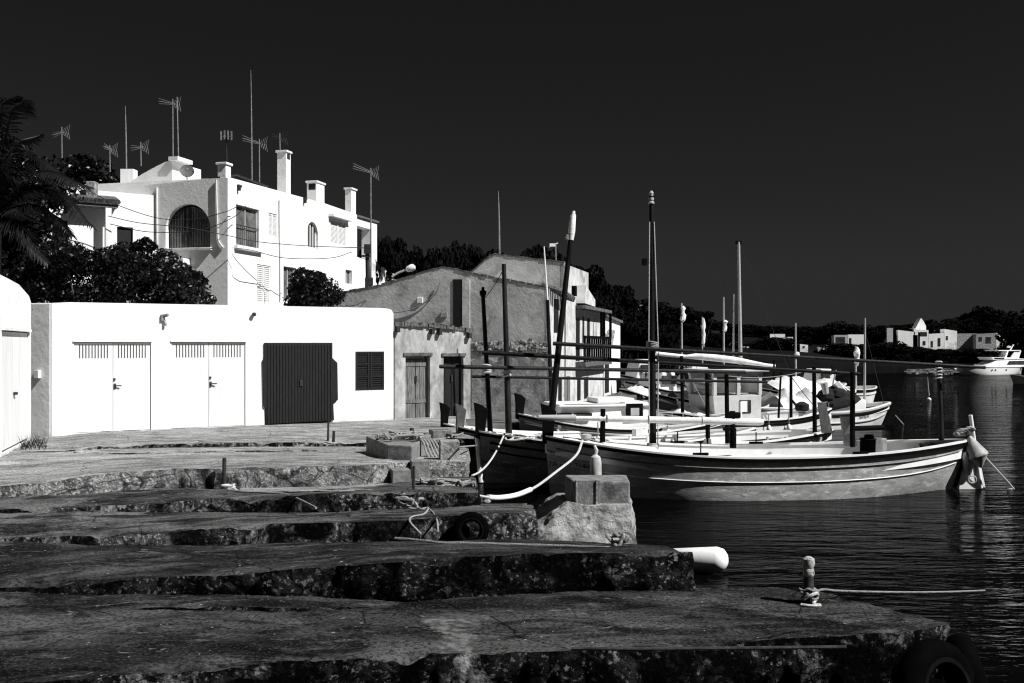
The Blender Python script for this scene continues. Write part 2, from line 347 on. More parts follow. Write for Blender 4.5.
# ------------------------------------------------------------------ land
SHR = [(-1.0,17.5,-60,19),(-1.3,20,-60,24),(-1.6,22.5,-60,30),(-1.2,24.6,-62,45),(.5,26.4,-60,75),(2.1,29,-50,110),(3.6,33,-35,140),(4.6,38,-15,160),
       (5.5,43,5,175),(7,50,25,180),(10,58,45,185),(14,64,60,190),(20,75,75,195),(31,92,95,210),(46,104,115,212),(64,112,140,205),(88,114,170,195),(120,105,210,160),(170,70,260,90)]
def land_h(x, y):
    d = 1e9
    for i in range(len(SHR)-1):
        a = Vector(SHR[i][:2]); e = Vector(SHR[i+1][:2])-a; p = Vector((x,y))-a
        d = min(d, (p-e*max(0,min(1,p.dot(e)/e.length_squared))).length)
    return .68 + (min(3.6, .12*max(0, d-2)) if y > 72 or x > 12 else min(3.6, .10*max(0, d-9)))
def dens(l, k):
    out = []
    for i in range(len(l)-1):
        for j in range(k): out.append(tuple(a+(b-a)*j/k for a, b in zip(l[i], l[i+1])))
    return out+[l[-1]]
def land(rows_in, zs, name, mat):
    rows = [[(x,y,z) for x,y,_,_ in rows_in] for z in zs]
    for k in range(1, 26):
        t = (k/25)**2.2
        rows.append([(x+(fx-x)*t, y+(fy-y)*t, land_h(x+(fx-x)*t, y+(fy-y)*t)+.0) for x,y,fx,fy in rows_in])
    structure(name, MB().grid(rows), mat, True)
land(dens(SHR[:9],4), (-1.2,.2,.66), 'ground', GROUND)
land(dens(SHR[8:],4), (-1.2,.2,.66), 'hill', HILLM)

# ------------------------------------------------------------------ slipway terraces: front edge and back edge as (pixel x, pixel y, height)
def lerp_poly(pl, px):
    xs = [p[0] for p in pl]; return np.interp(px, xs, [p[1] for p in pl]), np.interp(px, xs, [p[2] for p in pl])
def slab(front, back, tm, sm, nc, nr, rough, name='slipway', zb=-.5, seed=0, chip=.07):
    u = np.linspace(0,1,nc)
    def line(pl):
        px = pl[0][0]+(pl[-1][0]-pl[0][0])*u; py, z = lerp_poly(pl, px); d = (CH-z)*F/(py-HY)
        return np.stack([(px-CX)/F*d, d, z], 1)
    A, B = line(front), line(back); v = np.linspace(0,1,nr)
    v = v + .0
    top = A[None]*(1-v)[:,None,None]+B[None]*v[:,None,None]                 # nr x nc x 3
    nc_, nr_ = nc, nr
    # perimeter (front left->right, right front->back, back right->left)
    per_idx = [(0,j) for j in range(nc)]+[(i,nc-1) for i in range(1,nr)]+[(nr-1,j) for j in range(nc-2,-1,-1)]
    per = np.array([top[i,j] for i,j in per_idx])
    ns = 16; ts = np.linspace(0,1,ns+1)[1:]
    # outward direction for the perimeter
    cen = top.reshape(-1,3).mean(0); tang = np.gradient(per, axis=0); out = np.stack([tang[:,1], -tang[:,0], 0*tang[:,0]],1)
    out /= np.maximum(np.linalg.norm(out,axis=1,keepdims=True),1e-6)
    verts = [top.reshape(-1,3)]; 
    sk = []
    for t in ts:
        q = per.copy(); q[:,2] = per[:,2]*(1-t)+zb*t
        sk.append(q)
    sk = np.array(sk)                                                       # ns x np x 3
    # displacement
    T = top.reshape(-1,3)
    di = np.minimum(np.abs(np.arange(nr))[:,None], 999)
    row_len = np.linalg.norm(B-A,axis=1).mean()/nr; col_len = np.linalg.norm(np.diff(A,axis=0),axis=1).mean()
    dist = np.minimum.reduce([np.broadcast_to((np.arange(nr)*row_len)[:,None],(nr,nc)), np.broadcast_to(((nc-1-np.arange(nc))*col_len)[None],(nr,nc))]).reshape(-1)
    edge = np.exp(-(dist/.10)**2)
    s = seed*13.7
    nT = fbm(T*1.3+s, 4); nf = fbm(T*7+s, 3)
    ch = np.clip(fbm(T*2.1+s+5, 4)*2.2+.1, 0, 1.3)
    T2 = T.copy()
    T2[:,2] += nT*.022+nf*.006*rough - edge*chip*ch
    jit = np.stack([fbm(T*3.1+s+9,4), fbm(T*3.1+s+31,4)],1)
    T2[:,:2] += jit*(edge*.075*rough)[:,None]
    Tp = T2.reshape(nr,nc,3); per2 = np.array([Tp[i,j] for i,j in per_idx])
    K = sk.reshape(-1,3); tt = np.repeat(ts, len(per)); o3 = np.tile(out,(ns,1))
    big = fbm(K*1.7+s+3,4)*.10+fbm(K*6+s+40,4)*.055
    prof = .035*np.sin(np.minimum(tt*7,np.pi))-.10*np.clip(tt*2.2-.2,0,1)
    K2 = K + (np.tile(per2-per,(ns,1)))*(1-tt)[:,None]*.7 + o3*((big*rough)*np.minimum(tt*6,1)+prof)[:,None]
    K2[:,2] += fbm(K*5+s+77,3)*.03*np.minimum(tt*6,1)
    V = np.concatenate([T2, K2]); fs = []; mi = []
    for i in range(nr-1):
        for j in range(nc-1): fs.append((i*nc+j, i*nc+j+1, (i+1)*nc+j+1, (i+1)*nc+j))
    mi = [0]*len(fs)
    n = len(per); base = nr*nc; ring0 = [i*nc+j for i,j in per_idx]
    for r in range(ns):
        a = ring0 if r == 0 else [base+(r-1)*n+k for k in range(n)]; c = [base+r*n+k for k in range(n)]
        for k in range(n-1): fs.append((a[k+1], a[k], c[k], c[k+1]))
    mi += [1]*(len(fs)-len(mi))
    me = bpy.data.meshes.new(name); me.from_pydata([tuple(p) for p in V.tolist()], [], fs); me.update()
    me.materials.append(tm); me.materials.append(sm); me.polygons.foreach_set('material_index', mi)
    me.polygons.foreach_set('use_smooth', [True]*len(fs)); me.set_sharp_from_angle(angle=R(50))
    ob = bpy.data.objects.new(name, me); COL.objects.link(ob); ob['kind'] = 'structure'; return ob
slab([(-150,690,.45),(0,684,.45),(100,680,.45),(160,672,.45),(280,662,.45),(400,654,.45),(560,652,.45),(700,645,.45),(850,636,.45),(930,628,.45),(950,622,.45)],
     [(-150,588,.45),(0,588,.45),(250,590,.45),(400,592,.45),(560,590,.45),(690,587,.45),(800,587,.45)], TOP1, SIDE1, 380, 80, 1.0, seed=1)
slab([(-150,588,.49),(0,586,.505),(100,582,.56),(250,573,.648),(320,568,.70),(400,561,.81),(470,556,.82),(600,552,.81),(694,551,.81)],
     [(-150,540,.5),(0,540,.5),(250,542,.56),(400,541,.60),(530,539,.64),(640,544,.70),(684,547,.74)], TOPN, SIDEN, 300, 48, 1.0, seed=2)
slab([(-150,541,.52),(30,538,.56),(100,536,.63),(250,526,.763),(400,520,.836),(470,513,.88),(537,512,.88)],
     [(-150,510,.55),(0,510,.55),(160,510,.58),(280,511,.6),(400,509,.62),(470,503,.64),(528,503,.70)], TOPM_, SIDEM, 260, 40, 1.0, seed=3)
slab([(-150,511,.58),(0,510,.585),(90,507,.62),(160,503,.7),(280,495,.84),(400,491,.88),(478,493,.86)],
     [(-150,494,.6),(0,494,.6),(160,487,.65),(224,489,.65),(375,485,.65),(400,478.5,.66),(474,476,.68)], TOPM_, SIDEM, 240, 34, 1.0, seed=4)
slab([(-150,488,.74),(0,486,.75),(100,475,.88),(160,469,.93),(224,468,.96),(375,465,.98),(386,464,.97),(394,463,.92),(425,462,.89),(466,462,.86)],
     [(-150,450,.70),(0,452,.70),(75,451,.70),(200,450,.7),(370,448,.7),(468,446,.7)], TOPF, SIDEF, 240, 40, .8, seed=5, chip=.035)
slab([(-150,452,.72),(60,451,.725),(100,445.5,.795),(200,443,.82),(350,441.5,.83),(474,439,.80)],
     [(-150,421,.71),(100,418,.71),(400,412,.71),(462,411,.71)], TOPF, SIDEM, 220, 30, .9, seed=6, chip=.05)
slab([(225,436,.73),(310,433.2,.78),(470,432,.78)], [(225,418,.72),(310,416,.725),(462,412,.73)], TOPF, SIDEF, 120, 16, .7, seed=7, chip=.03)
slab([(120,609,.455),(200,607.5,.475),(300,607,.485),(352,606.5,.47),(372,607,.455)], [(120,600,.452),(200,600,.462),(300,600.5,.468),(352,601.5,.462),(372,603,.452)], TOPN, SIDEN, 160, 8, 1.2, seed=9, chip=.04)
slab([(60,508,.60),(100,506,.655),(150,505,.68),(205,503.5,.70),(225,503,.68)], [(60,502,.60),(100,501,.625),(150,500.5,.65),(205,500,.665),(225,500,.66)], TOPM_, SIDEM, 120, 8, 1.1, seed=10, chip=.04)
slab([(240,493,.74),(300,491.5,.79),(400,489,.80),(470,489.5,.78)], [(240,487,.66),(300,486.5,.68),(400,482,.69),(470,480,.70)], TOPF, SIDEM, 120, 10, 1.0, seed=11, chip=.05)
slab([(70,455,.71),(120,452.5,.775),(250,450.5,.785),(352,449.5,.78),(380,452,.72)], [(70,447,.70),(120,446.5,.71),(250,445,.71),(352,444.5,.71),(380,446,.70)], TOPF, SIDEM, 160, 8, .9, seed=8, chip=.04)
# the platform the photographer stands on, just out of the picture
structure('pavement', MB().hexa([(-9,-6,-.6),(5,-6,-.6),(5,4.2,-.6),(-9,4.2,-.6),(-9,-6,1.0),(5,-6,1.0),(5,4.2,1.0),(-9,4.2,1.0)]), GROUND)
# ------------------------------------------------------------------ buildings
class Fac:
    def __init__(s, o, u):
        s.o = Vector(o); s.u = Vector(u).normalized(); n = Vector((s.u.y, -s.u.x)); s.n = n if n.dot(-s.o) > 0 else -n
    def sz(s, px, py):
        k = (px-CX)/F; t = (k*s.o.y-s.o.x)/(s.u.x-k*s.u.y); return t, CH-(py-HY)/F*(s.o.y+s.u.y*t)
    def pt(s, t, z, out=0.): q = s.o+s.u*t+s.n*out; return Vector((q.x, q.y, z))
    def rect(s, x0, y0, x1, y1):
        a, b = s.sz(x0,(y0+y1)/2)[0], s.sz(x1,(y0+y1)/2)[0]; xm = (x0+x1)/2
        z1, z0 = s.sz(xm,y0)[1], s.sz(xm,y1)[1]; return (min(a,b), z0, max(a,b), z1)
    def box(s, mb, r, o0, o1):
        a, z0, b, z1 = r
        return mb.hexa([s.pt(a,z0,o0), s.pt(b,z0,o0), s.pt(b,z0,o1), s.pt(a,z0,o1), s.pt(a,z1,o0), s.pt(b,z1,o0), s.pt(b,z1,o1), s.pt(a,z1,o1)])
    def pbox(s, mb, x0, y0, x1, y1, o0, o1): return s.box(mb, s.rect(x0,y0,x1,y1), o0, o1)
    def poly(s, mb, pxs, o0, o1):
        q = [s.sz(*p) for p in pxs]; return mb.prism([s.pt(t,z,o0) for t,z in q], s.pt(0,0,o1)-s.pt(0,0,o0))
    def line(s, pts, out=.02): return [s.pt(*s.sz(*p), out) for p in pts]
def wall(fc, top, z0, holes, depth, thick, mb=None, inset=0.):
    """a wall face with real openings, their reveals, and the body of the building behind it"""
    mb = mb or MB(); top = sorted(top); ts = [p[0] for p in top]; zs = [p[1] for p in top]
    ss = sorted(set([round(t,4) for t in ts]+[round(h[k],4) for h in holes for k in (0,2)]))
    ss = [t for t in ss if ts[0]-1e-3 <= t <= ts[-1]+1e-3]
    zz = sorted(set([z0]+[round(h[k],4) for h in holes for k in (1,3)]))
    T = lambda t: float(np.interp(t, ts, zs))
    for i in range(len(ss)-1):
        a, b = ss[i], ss[i+1]; m = (a+b)/2
        for j in range(len(zz)):
            lo = zz[j]; hi = zz[j+1] if j+1 < len(zz) else None
            if hi is not None and any(h[0]-1e-4 < m < h[2]+1e-4 and h[1]-1e-4 < (lo+hi)/2 < h[3]+1e-4 for h in holes): continue
            mb.add([fc.pt(a,lo), fc.pt(b,lo), fc.pt(b, T(b) if hi is None else hi), fc.pt(a, T(a) if hi is None else hi)], [(0,1,2,3)])
    for a, lo, b, hi in holes:
        q = [(a,lo),(b,lo),(b,hi),(a,hi)]
        for k in range(4):
            p, r = q[k], q[(k+1)%4]
            mb.add([fc.pt(*p), fc.pt(*r), fc.pt(*r,-thick), fc.pt(*p,-thick)], [(0,1,2,3)])
    e = [(ts[0],z0)]+top+[(ts[-1],z0)]
    for k in range(len(e)-1):
        mb.add([fc.pt(*e[k]), fc.pt(*e[k+1]), fc.pt(*e[k+1],-thick), fc.pt(*e[k],-thick)], [(0,1,2,3)])
    body = [(ts[0]+inset, T(ts[0]+inset))]+[p for p in top if p[0] > ts[0]+inset+1e-4]
    mb.prism([fc.pt(t,z,-thick) for t,z in [(body[0][0],z0)]+body+[(ts[-1],z0)]], fc.pt(0,0,-depth)-fc.pt(0,0,-thick))
    return mb
def arch_fill(mb, fc, r, thick, n=14):                  # turns a square-headed opening into a round-headed one
    a, z0, b, z1 = r; c = (a+b)/2; rad = (b-a)/2; rz = min(rad, z1-z0)
    for sgn in (-1, 1):
        pts = [(c+sgn*rad*math.cos(k/n*math.pi/2), z1-rz+rz*math.sin(k/n*math.pi/2)) for k in range(n+1)]+[(c+sgn*rad, z1)]
        for k in range(n): # fan of thin wedges keeps every face convex
            tri = [pts[k], pts[k+1], (c+sgn*rad, z1)]
            mb.prism([fc.pt(*p) for p in tri], fc.pt(0,0,-thick)-fc.pt(0,0,0))
def louvres(mb, fc, r, n, o0, o1):
    a, z0, b, z1 = r; h = (z1-z0)/n
    for k in range(n): fc.box(mb, (a, z0+h*k+h*.12, b, z0+h*k+h*.80), o0, o1)

# --- boathouse
fb = Fac((-9.96,21.6), (6.88,4.5))
def Z(fc, px, py): return fc.sz(px, py)
bh = thing('boathouse', 'long low whitewashed boathouse with two white garage doors and a black gate', 'boathouse', (-6.5,23.9,.7))
tp = [Z(fb,51.5,303)] + [Z(fb,x,y) for x,y in ((70,302.2),(200,304.5),(330,307),(380,308),(388,308.6))] + [(Z(fb,391.2,310)[0], Z(fb,391.2,309.8)[1]), (Z(fb,393.5,314)[0], Z(fb,393.5,313.5)[1])]
g1, g2 = fb.rect(74,342,151,432), fb.rect(171.5,342,245.5,427.5)
gate = fb.rect(265,344.5,331,424); wn = fb.rect(355.5,351.5,384,390)
g1 = (g1[0], .74, g1[2], g1[3]); g2 = (g2[0], .74, g2[2], g2[3])
W = wall(fb, tp, .4, [g1,g2,gate,wn], 5.2, .25, inset=.3)
wo = part(bh, 'wall', W, WHITE, bevel=.02)
def white_door(g, lx):
    a, z0, b, z1 = g; m = (a+b)/2
    fr = part(bh, 'door_frame', fb.box(fb.box(MB(), (a-.02,z1,b+.02,z1+.035), -.2, .035), (a, z0, b, z0+.03), -.2, .01), WHITE2)
    for lo, hi in ((a+.008, m-.006), (m+.006, b-.008)):
        d = part(bh, 'garage_door_leaf', fb.box(MB(), (lo, z0+.04, hi, z1-.012), -.2, -.03), WHITE2, bevel=.004)
        sl = MB(); n = 10
        for k in range(n):
            x = lo+.08+(hi-lo-.16)*(k+.5)/n; fb.box(sl, (x-.012, z1-.36, x+.012, z1-.06), -.05, -.027)
        part(bh, 'vent_slots', sl, SLATGAP, parent=d)
    h = MB(); fb.box(h, (m+.02, z0+.98, m+.06, z0+1.10), -.055, -.005); h.bar(fb.pt(m+.04,z0+1.05,.0), fb.pt(m+.17,z0+1.05,.03), .014); fb.box(h, (m+.01, z0+1.17, m+.05, z0+1.22), -.055, .0)
    part(bh, 'handle', h, IRON, parent=d)
white_door(g1, 112); white_door(g2, 208)
gm = MB(); fb.poly(gm, [(220+x/3.6, 290+y/3.6) for x,y in ((158,190),(402,190),(402,245),(420,262),(422,395),(405,410),(408,468),(165,482),(163,425),(155,418),(152,252),(158,245))], .012, .05)
go = part(bh, 'boat_gate', gm, DARKW)
bt = MB(); a, z0, b, z1 = gate
for k in range(22): bt_x = a+(b-a)*(k+.5)/22; fb.box(bt, (bt_x-.004, z0+.02, bt_x+.004, z1-.02), .05, .058)
part(bh, 'batten', bt, BLACK, parent=go)
part(bh, 'latch', fb.pbox(MB(), 299,380,302,386, .05, .075), IRON, parent=go)
a, z0, b, z1 = wn; m = (a+b)/2
for lo, hi in ((a, m-.012), (m+.012, b)):
    s_ = MB(); fb.box(s_, (lo,z0,lo+.05,z1), -.2, .01); fb.box(s_, (hi-.05,z0,hi,z1), -.2, .01)
    for q in (z0, z0+(z1-z0)*.33, z0+(z1-z0)*.66, z1-.05): fb.box(s_, (lo+.05,q,hi-.05,q+.05), -.2, .008)
    so_ = part(bh, 'shutter', s_, DARKW)
    lv = MB(); louvres(lv, fb, (lo+.05,z0+.05,hi-.05,z1-.05), 16, -.19, -.01); part(bh, 'louvre', lv, DARKW, parent=so_)
lm = MB(); t_, z_ = Z(fb,163,318); fb.box(lm, (t_-.05,z_-.06,t_+.03,z_+.08), .01, .06); lm.bar(fb.pt(t_+.02,z_-.05,.02), fb.pt(t_+.05,z_-.17,.08), .035, .025); lm.bar(fb.pt(t_+.02,z_+.05,.05), fb.pt(t_+.08,z_+.07,.12), .04, .035)
part(bh, 'wall_lamp', lm, GALV, smooth=True)
part(bh, 'spotlight', MB().lathe(fb.pt(*Z(fb,253,314.5),0), (*fb.n,0), [(0,.02),(.03,.02),(.04,.045),(.09,.05),(.091,.035)], 12), IRON, smooth=True)
fe = Fac((-9.96,21.6), (-.966,.257)); zt0 = tp[0][1]
part(bh, 'end_wall', MB().prism([fe.pt(.02,.4,0), fe.pt(2.4,.4,0), fe.pt(2.4,zt0,0), fe.pt(.02,zt0,0)], fe.pt(0,0,-.25)-fe.pt(0,0,0)), WHITE, bevel=.02)
part(bh, 'junction_box', fe.box(MB(), (.24,1.98,.36,2.16), 0, .1), GREYW, bevel=.01)

# --- neighbouring white boathouse at the edge of the picture
fg = Fac((-10.0,20.8), (.94,-3.1))
nb = thing('boathouse', 'white boathouse seen end on at the edge of the picture, its roof corner rounded', 'boathouse', (-9.6,18.9,.7))
dr = fg.rect(2,329,29,445); dr = (dr[0], .75, dr[2], fg.sz(15,331)[1])
tp = [fg.sz(x,y) for x,y in ((31,302),(29,296),(19,284.5),(8,278.5),(0,274.5))]+[(5.2, fg.sz(0,274.5)[1]+.3)]
part(nb, 'wall', wall(fg, tp, .3, [dr], 4, .2), WHITE, bevel=.015)
a, z0, b, z1 = dr; m = (a+b)/2
part(nb, 'lintel_strip', fg.box(MB(), (a-.05,z1,b+.05,z1+.05), .0, .05), WHITE2)
for lo, hi in ((a+.01,m-.006),(m+.006,b-.01)): d = part(nb, 'door_leaf', fg.box(MB(), (lo,z0+.04,hi,z1-.02), -.15, -.03), WHITE2, bevel=.004)
part(nb, 'handle', fg.box(MB(), (m+.02,z0+1.0,m+.16,z0+1.05), -.03, .03), IRON, parent=d)
# --- grey shed
fs = Fac((-3.08,26.12), (6.88,4.5))
sh = thing('shed', 'stained grey plaster shed with two doors beside the white boathouse', 'shed', (-2.2,26.8,.7))
s0 = fs.sz(394.6,400)[0]+.004; s1 = fs.sz(470.5,400)[0]
tz = lambda px, py: fs.sz(px,py)[1]
d1 = fs.rect(405.5,362,430,420); d1 = (d1[0],.76,d1[2],tz(417,355)); d2 = fs.rect(443.5,362,463.5,420); d2 = (d2[0],.76,d2[2],tz(453,355.5))
tp = [(s0, tz(395,325)), (fs.sz(420,0)[0], tz(420,325.5)), (fs.sz(445,0)[0], tz(445,328)), (s1, tz(470,331.5))]
part(sh, 'wall', wall(fs, tp, .4, [d1,d2], 2.6, .25), PLAST)
ed = MB(); n = 26; rr = random.Random(3)
for k in range(n):
    a = s0+(s1-s0)*k/n; b = s0+(s1-s0)*(k+1)/n-.008; z = np.interp((a+b)/2, [p[0] for p in tp], [p[1] for p in tp])
    fs.box(ed, (a, z-.02+rr.uniform(-.02,.01), b, z+.07+rr.uniform(-.02,.03)), -.4, .05+rr.uniform(-.03,.04))
part(sh, 'roof_edge', ed, TILE)
for px, py in ((396.5,329),(431,331),(438.5,331.5),(468,335)):
    t, z = fs.sz(px,py); part(sh, 'bracket', fs.box(MB(), (t-.045,z-.09,t+.045,z+.06), 0, .14), IRON, bevel=.01)
for (a, z0, b, z1), mt, nm in ((d1,WEATHW,'bleached wooden door'), (d2,DARKW,'dark wooden door with its lintel in shadow')):
    m = (a+b)/2; fr = MB(); fs.box(fr, (a-.06,z1-.02,b+.06,z1+.06), -.2, .04)
    part(sh, 'lintel', fr, TILE)
    dm = MB()
    for lo, hi in ((a+.01,m-.008),(m+.008,b-.01)):
        k = 3
        for i in range(k): fs.box(dm, (lo+(hi-lo)*i/k+.003, z0, lo+(hi-lo)*(i+1)/k-.003, z1-.14 if mt is WEATHW else z1-.03), -.2, -.13+.006*(i%2))
        if mt is WEATHW: fs.box(dm, (lo,z0+.4,hi,z0+.5), -.13, -.11); fs.box(dm, (lo,z1-.30,hi,z1-.2), -.13, -.11)
    d = part(sh, 'door', dm, mt, label=nm)
    part(sh, 'latch', fs.box(MB(), (m-.02,z0+.95,m+.03,z0+1.12), -.13, -.09), IRON, parent=d)

# --- gabled old house behind the shed
U1, U2 = Vector((-.966,.257)), Vector((.257,.966))
pc = Vector((1.11,30.0)); fgab = Fac(pc, U1); fr1 = Fac(pc, U2)
gh = thing('gabled_house', 'old gabled house with peeling grey render and a tall dark buttress', 'house', (-1.9,31,.7))
tp = [fgab.sz(x,y) for x,y in ((549,288.5),(510,281),(472,274),(455,269.5),(442,267.5),(425,272),(380,285.5),(340,293),(318,299))]
sl_ = MB(); wall(fgab, tp, .5, [], 2.25, .2, sl_, inset=.2)
part(gh, 'wall', sl_, GABLE)
# lit side wall with window and door
rw = MB(); z1s = fr1.sz(549,288)[1]
wd = fr1.rect(553,299,558.2,333); dd = fr1.rect(557.5,378,561.5,409); dd = (dd[0],.75,dd[2],dd[3])
ee = fr1.sz(563.6,300)[0]
fr1b = Fac(pc+fr1.n*.02, U2)
wall(fr1b, [(0.0,z1s-.02),(ee,z1s-.25)], .5, [wd,dd], .16, .14, rw); part(gh, 'side_wall', rw, SUNPL)
part(gh, 'shutter', fr1b.box(MB(), (wd[0]+.02,wd[1]+.02,wd[2]-.02,wd[3]-.02), -.12, -.015), DARKW)
part(gh, 'side_door', fr1b.box(MB(), (dd[0]+.01,dd[1],dd[2]-.01,dd[3]), -.13, -.015), DARKW)
# verge tiles along the gable and eave over the side wall
vt = MB(); rr = random.Random(5)
for i in range(len(tp)-1):
    (a,za),(b,zb) = tp[i], tp[i+1]; n = max(1,int(abs(b-a)/.24))
    for k in range(n):
        t0, t1 = k/n, (k+1)/n-.03; q = rr.uniform(-.015,.015)
        e = [(a+(b-a)*t0, za+(zb-za)*t0), (a+(b-a)*t1, za+(zb-za)*t1)]
        vt.hexa([fgab.pt(e[0][0],e[0][1]-.01,-.35), fgab.pt(e[1][0],e[1][1]-.01,-.35), fgab.pt(e[1][0],e[1][1]-.01,.006+abs(q)), fgab.pt(e[0][0],e[0][1]-.01,.006+abs(q)),
                 fgab.pt(e[0][0],e[0][1]+.045+q,-.35), fgab.pt(e[1][0],e[1][1]+.045+q,-.35), fgab.pt(e[1][0],e[1][1]+.045+q,.006+abs(q)), fgab.pt(e[0][0],e[0][1]+.045+q,.006+abs(q))])
part(gh, 'verge_tiles', vt, TILE)
ev = MB()
for k in range(9):
    a = ee*k/9; ev.bar(fr1.pt(a+.12,z1s+.10-.02*k,-.25), fr1.pt(a+.12,z1s-.10-.02*k,.38), .10, .09, 8)
part(gh, 'eave_tiles', ev, TILE, smooth=True)
# roof slopes
bt_ = fgab.rect(453.2,283,464,329)
bs0 = fgab.sz(470,300)[0]; zb0 = 2.9
pm = MB(); dk = fgab.sz(462.5,300)[0]
fgab.box(pm, (bs0, zb0-.3, dk, fgab.sz(466,280)[1]), 0, .03); part(gh, 'buttress', pm, SUNPL, label='pale narrow buttress')
dm = MB(); fgab.box(dm, (dk+.004, zb0-.3, fgab.sz(453.2,300)[0], fgab.sz(458,280)[1]+.02), .0, .02); part(gh, 'tall_shutter', dm, DARKW)
rb = MB(); rr = random.Random(8)
for k in range(120):
    px = rr.uniform(473,546); py = 346+rr.uniform(-4.2,4.2)+1.5*math.sin(px*.2); t, z = fgab.sz(px,py); q = rr.uniform(.05,.13)
    fgab.box(rb, (t-q, z-q*.6, t+q*.8, z+q*.55), -.02, rr.uniform(.012,.05))
part(gh, 'rubble_band', rb, RUBBLE, bevel=.01)
lp = MB(); top_ = [(472,361),(480,357),(489,359),(497,362),(506,357),(515,358.5),(524,356),(533,361),(541,359),(546,362)]
fgab.poly(lp, [(546,419),(472,419)]+top_, -.02, .028); part(gh, 'render_patch', lp, GABLE2)
part(gh, 'vent_plate', fgab.pbox(MB(), 417.5,297.5,423,303, 0, .05), WHITE2, bevel=.01)
part(gh, 'meter_box', fgab.pbox(MB(), 441,312,447.5,317, 0, .04), GABLE2, bevel=.01)
cb = MB(); cb.tube(curve(fgab.line([(341,304),(362,313),(390,313),(410,310),(425,303),(437,292),(441,282)], .06)), .02, 6); part(gh, 'wall_cable', cb, ROPED, smooth=True)
# --- taller house rising behind it
pd = pc+U2*2.33; fdf, fdr = Fac(pd, U1), Fac(pd, U2)
th = thing('tall_house', 'taller rendered house whose blunt gable rises behind the old gabled house', 'house', (.2,33,.7))
tp = [fdf.sz(x,y) for x,y in ((564,263.5),(540,260.5),(515,257.5),(495,255),(487,259),(476,269),(468,274.5))]
part(th, 'wall', wall(fdf, tp, .5, [], 4.3, .2), GABLE)
zt = fdf.sz(564,263.5)[1]; e2 = fdr.sz(574.5,300)[0]
rw = MB(); fdr2 = Fac(pd+fdr.n*.03, U2); wh = fdr2.rect(571.5,286,573.5,296); wall(fdr2, [(0,zt-.02),(e2,zt-.18)], .5, [], .2, .14, rw); part(th, 'side_wall', rw, SUNPL)
part(th, 'vent_pipe', fdr2.box(MB(), wh, 0, .12), BLACK)
part(th, 'side_door', fdr2.pbox(MB(), 566.3,376,569,409, 0, .04), WEATHW)
vt = MB()
for i in range(len(tp)-1):
    (a,za),(b,zb) = tp[i], tp[i+1]; n = max(1,int(abs(b-a)/.3))
    for k in range(n):
        t0, t1 = k/n, (k+1)/n-.03; q = rr.uniform(-.015,.015)
        e = [(a+(b-a)*t0, za+(zb-za)*t0), (a+(b-a)*t1, za+(zb-za)*t1)]
        vt.hexa([fdf.pt(*e[0],-.4), fdf.pt(*e[1],-.4), fdf.pt(*e[1],.006+abs(q)), fdf.pt(*e[0],.006+abs(q))]+[fdf.pt(x,z+.06+q,o) for (x,z),o in ((e[0],-.4),(e[1],-.4),(e[1],.006+abs(q)),(e[0],.006+abs(q)))])
part(th, 'verge_tiles', vt, TILE)
# --- balcony house and white end house
pb = pc+U2*3.98; fbh = Fac(pb, U2)
bl = thing('balcony_house', 'narrow waterside house with a canopied balcony and dark doors', 'house', (3.4,37,.7))
sA = 0.02; sB = fbh.sz(603,340)[0]-.02; zt = fbh.sz(580,304)[1]
hs_ = [fbh.rect(x0,y0,x1,y1) for x0,y0,x1,y1 in ((575.8,318,580,361),(582.3,316,584.5,343),(587,318,590,356),(577,378,580.8,404),(584,378,588.5,404))]
hs_ = [(h[0], max(h[1],.78), h[2], h[3]) for h in hs_]
hs_[2] = (hs_[2][0], hs_[0][1], hs_[2][2], hs_[2][3]); hs_[4] = (hs_[4][0],hs_[3][1],hs_[4][2],hs_[3][3])
part(bl, 'wall', wall(fbh, [(sA,zt),(sB,zt-.1)], .5, hs_, 5, .2), SUNPL)
for i, h in enumerate(hs_): part(bl, 'door', fbh.box(MB(), (h[0]+.01,h[1],h[2]-.01,h[3]-.01), -.18, -.015), DARKW)
cz = fbh.sz(588,311)[1]
part(bl, 'canopy', fbh.box(MB(), (sA,cz,sB,cz+.12), 0, .36), TILE, bevel=.01)
part(bl, 'dormer_roof', MB().prism([fbh.pt(.2,zt,.3), fbh.pt(2.2,zt-.05,.3), fbh.pt(2.2,zt+.2,.3), fbh.pt(.4,zt+.62,.3)], fbh.pt(0,0,-2)-fbh.pt(0,0,0)), SUNPL)
bz = fbh.sz(588,361)[1]
part(bl, 'balcony_floor', fbh.box(MB(), (sA,bz-.16,sB,bz), 0, .36), TILE)
rl = MB(); fbh.box(rl, (sA,bz+.80,sB,bz+.9), .28, .35)
for k in range(13): t = sA+.1+(sB-sA-.2)*k/12; fbh.box(rl, (t-.05,bz,t+.05,bz+.8), .29, .345)
part(bl, 'railing', rl, BLACK)
for t in (sB*.62, sB*.72, sB-.06): part(bl, 'column', fbh.box(MB(), (t-.045,bz+.9,t+.045,cz), .26, .355), BLACK)
eh = thing('end_house', 'white end house with patchy plaster and one dark narrow door', 'house', (4.6,42,.7))
sC = sB+.04; sD = fbh.sz(619.5,340)[0]; z0_, z1_ = fbh.sz(604,317)[1], fbh.sz(619,323)[1]
h = fbh.rect(603.8,363,608.5,402); h = (h[0],.78,h[2],h[3])
fbe = Fac(pb+fbh.n*.03, U2)
part(eh, 'wall', wall(fbe, [(sC,z0_),(sD,z1_)], .5, [h], 5, .2), WHITE)
part(eh, 'door', fbe.box(MB(), (h[0]+.01,h[1],h[2]-.01,h[3]-.01), -.18, -.015), DARKW)
pt_ = MB()
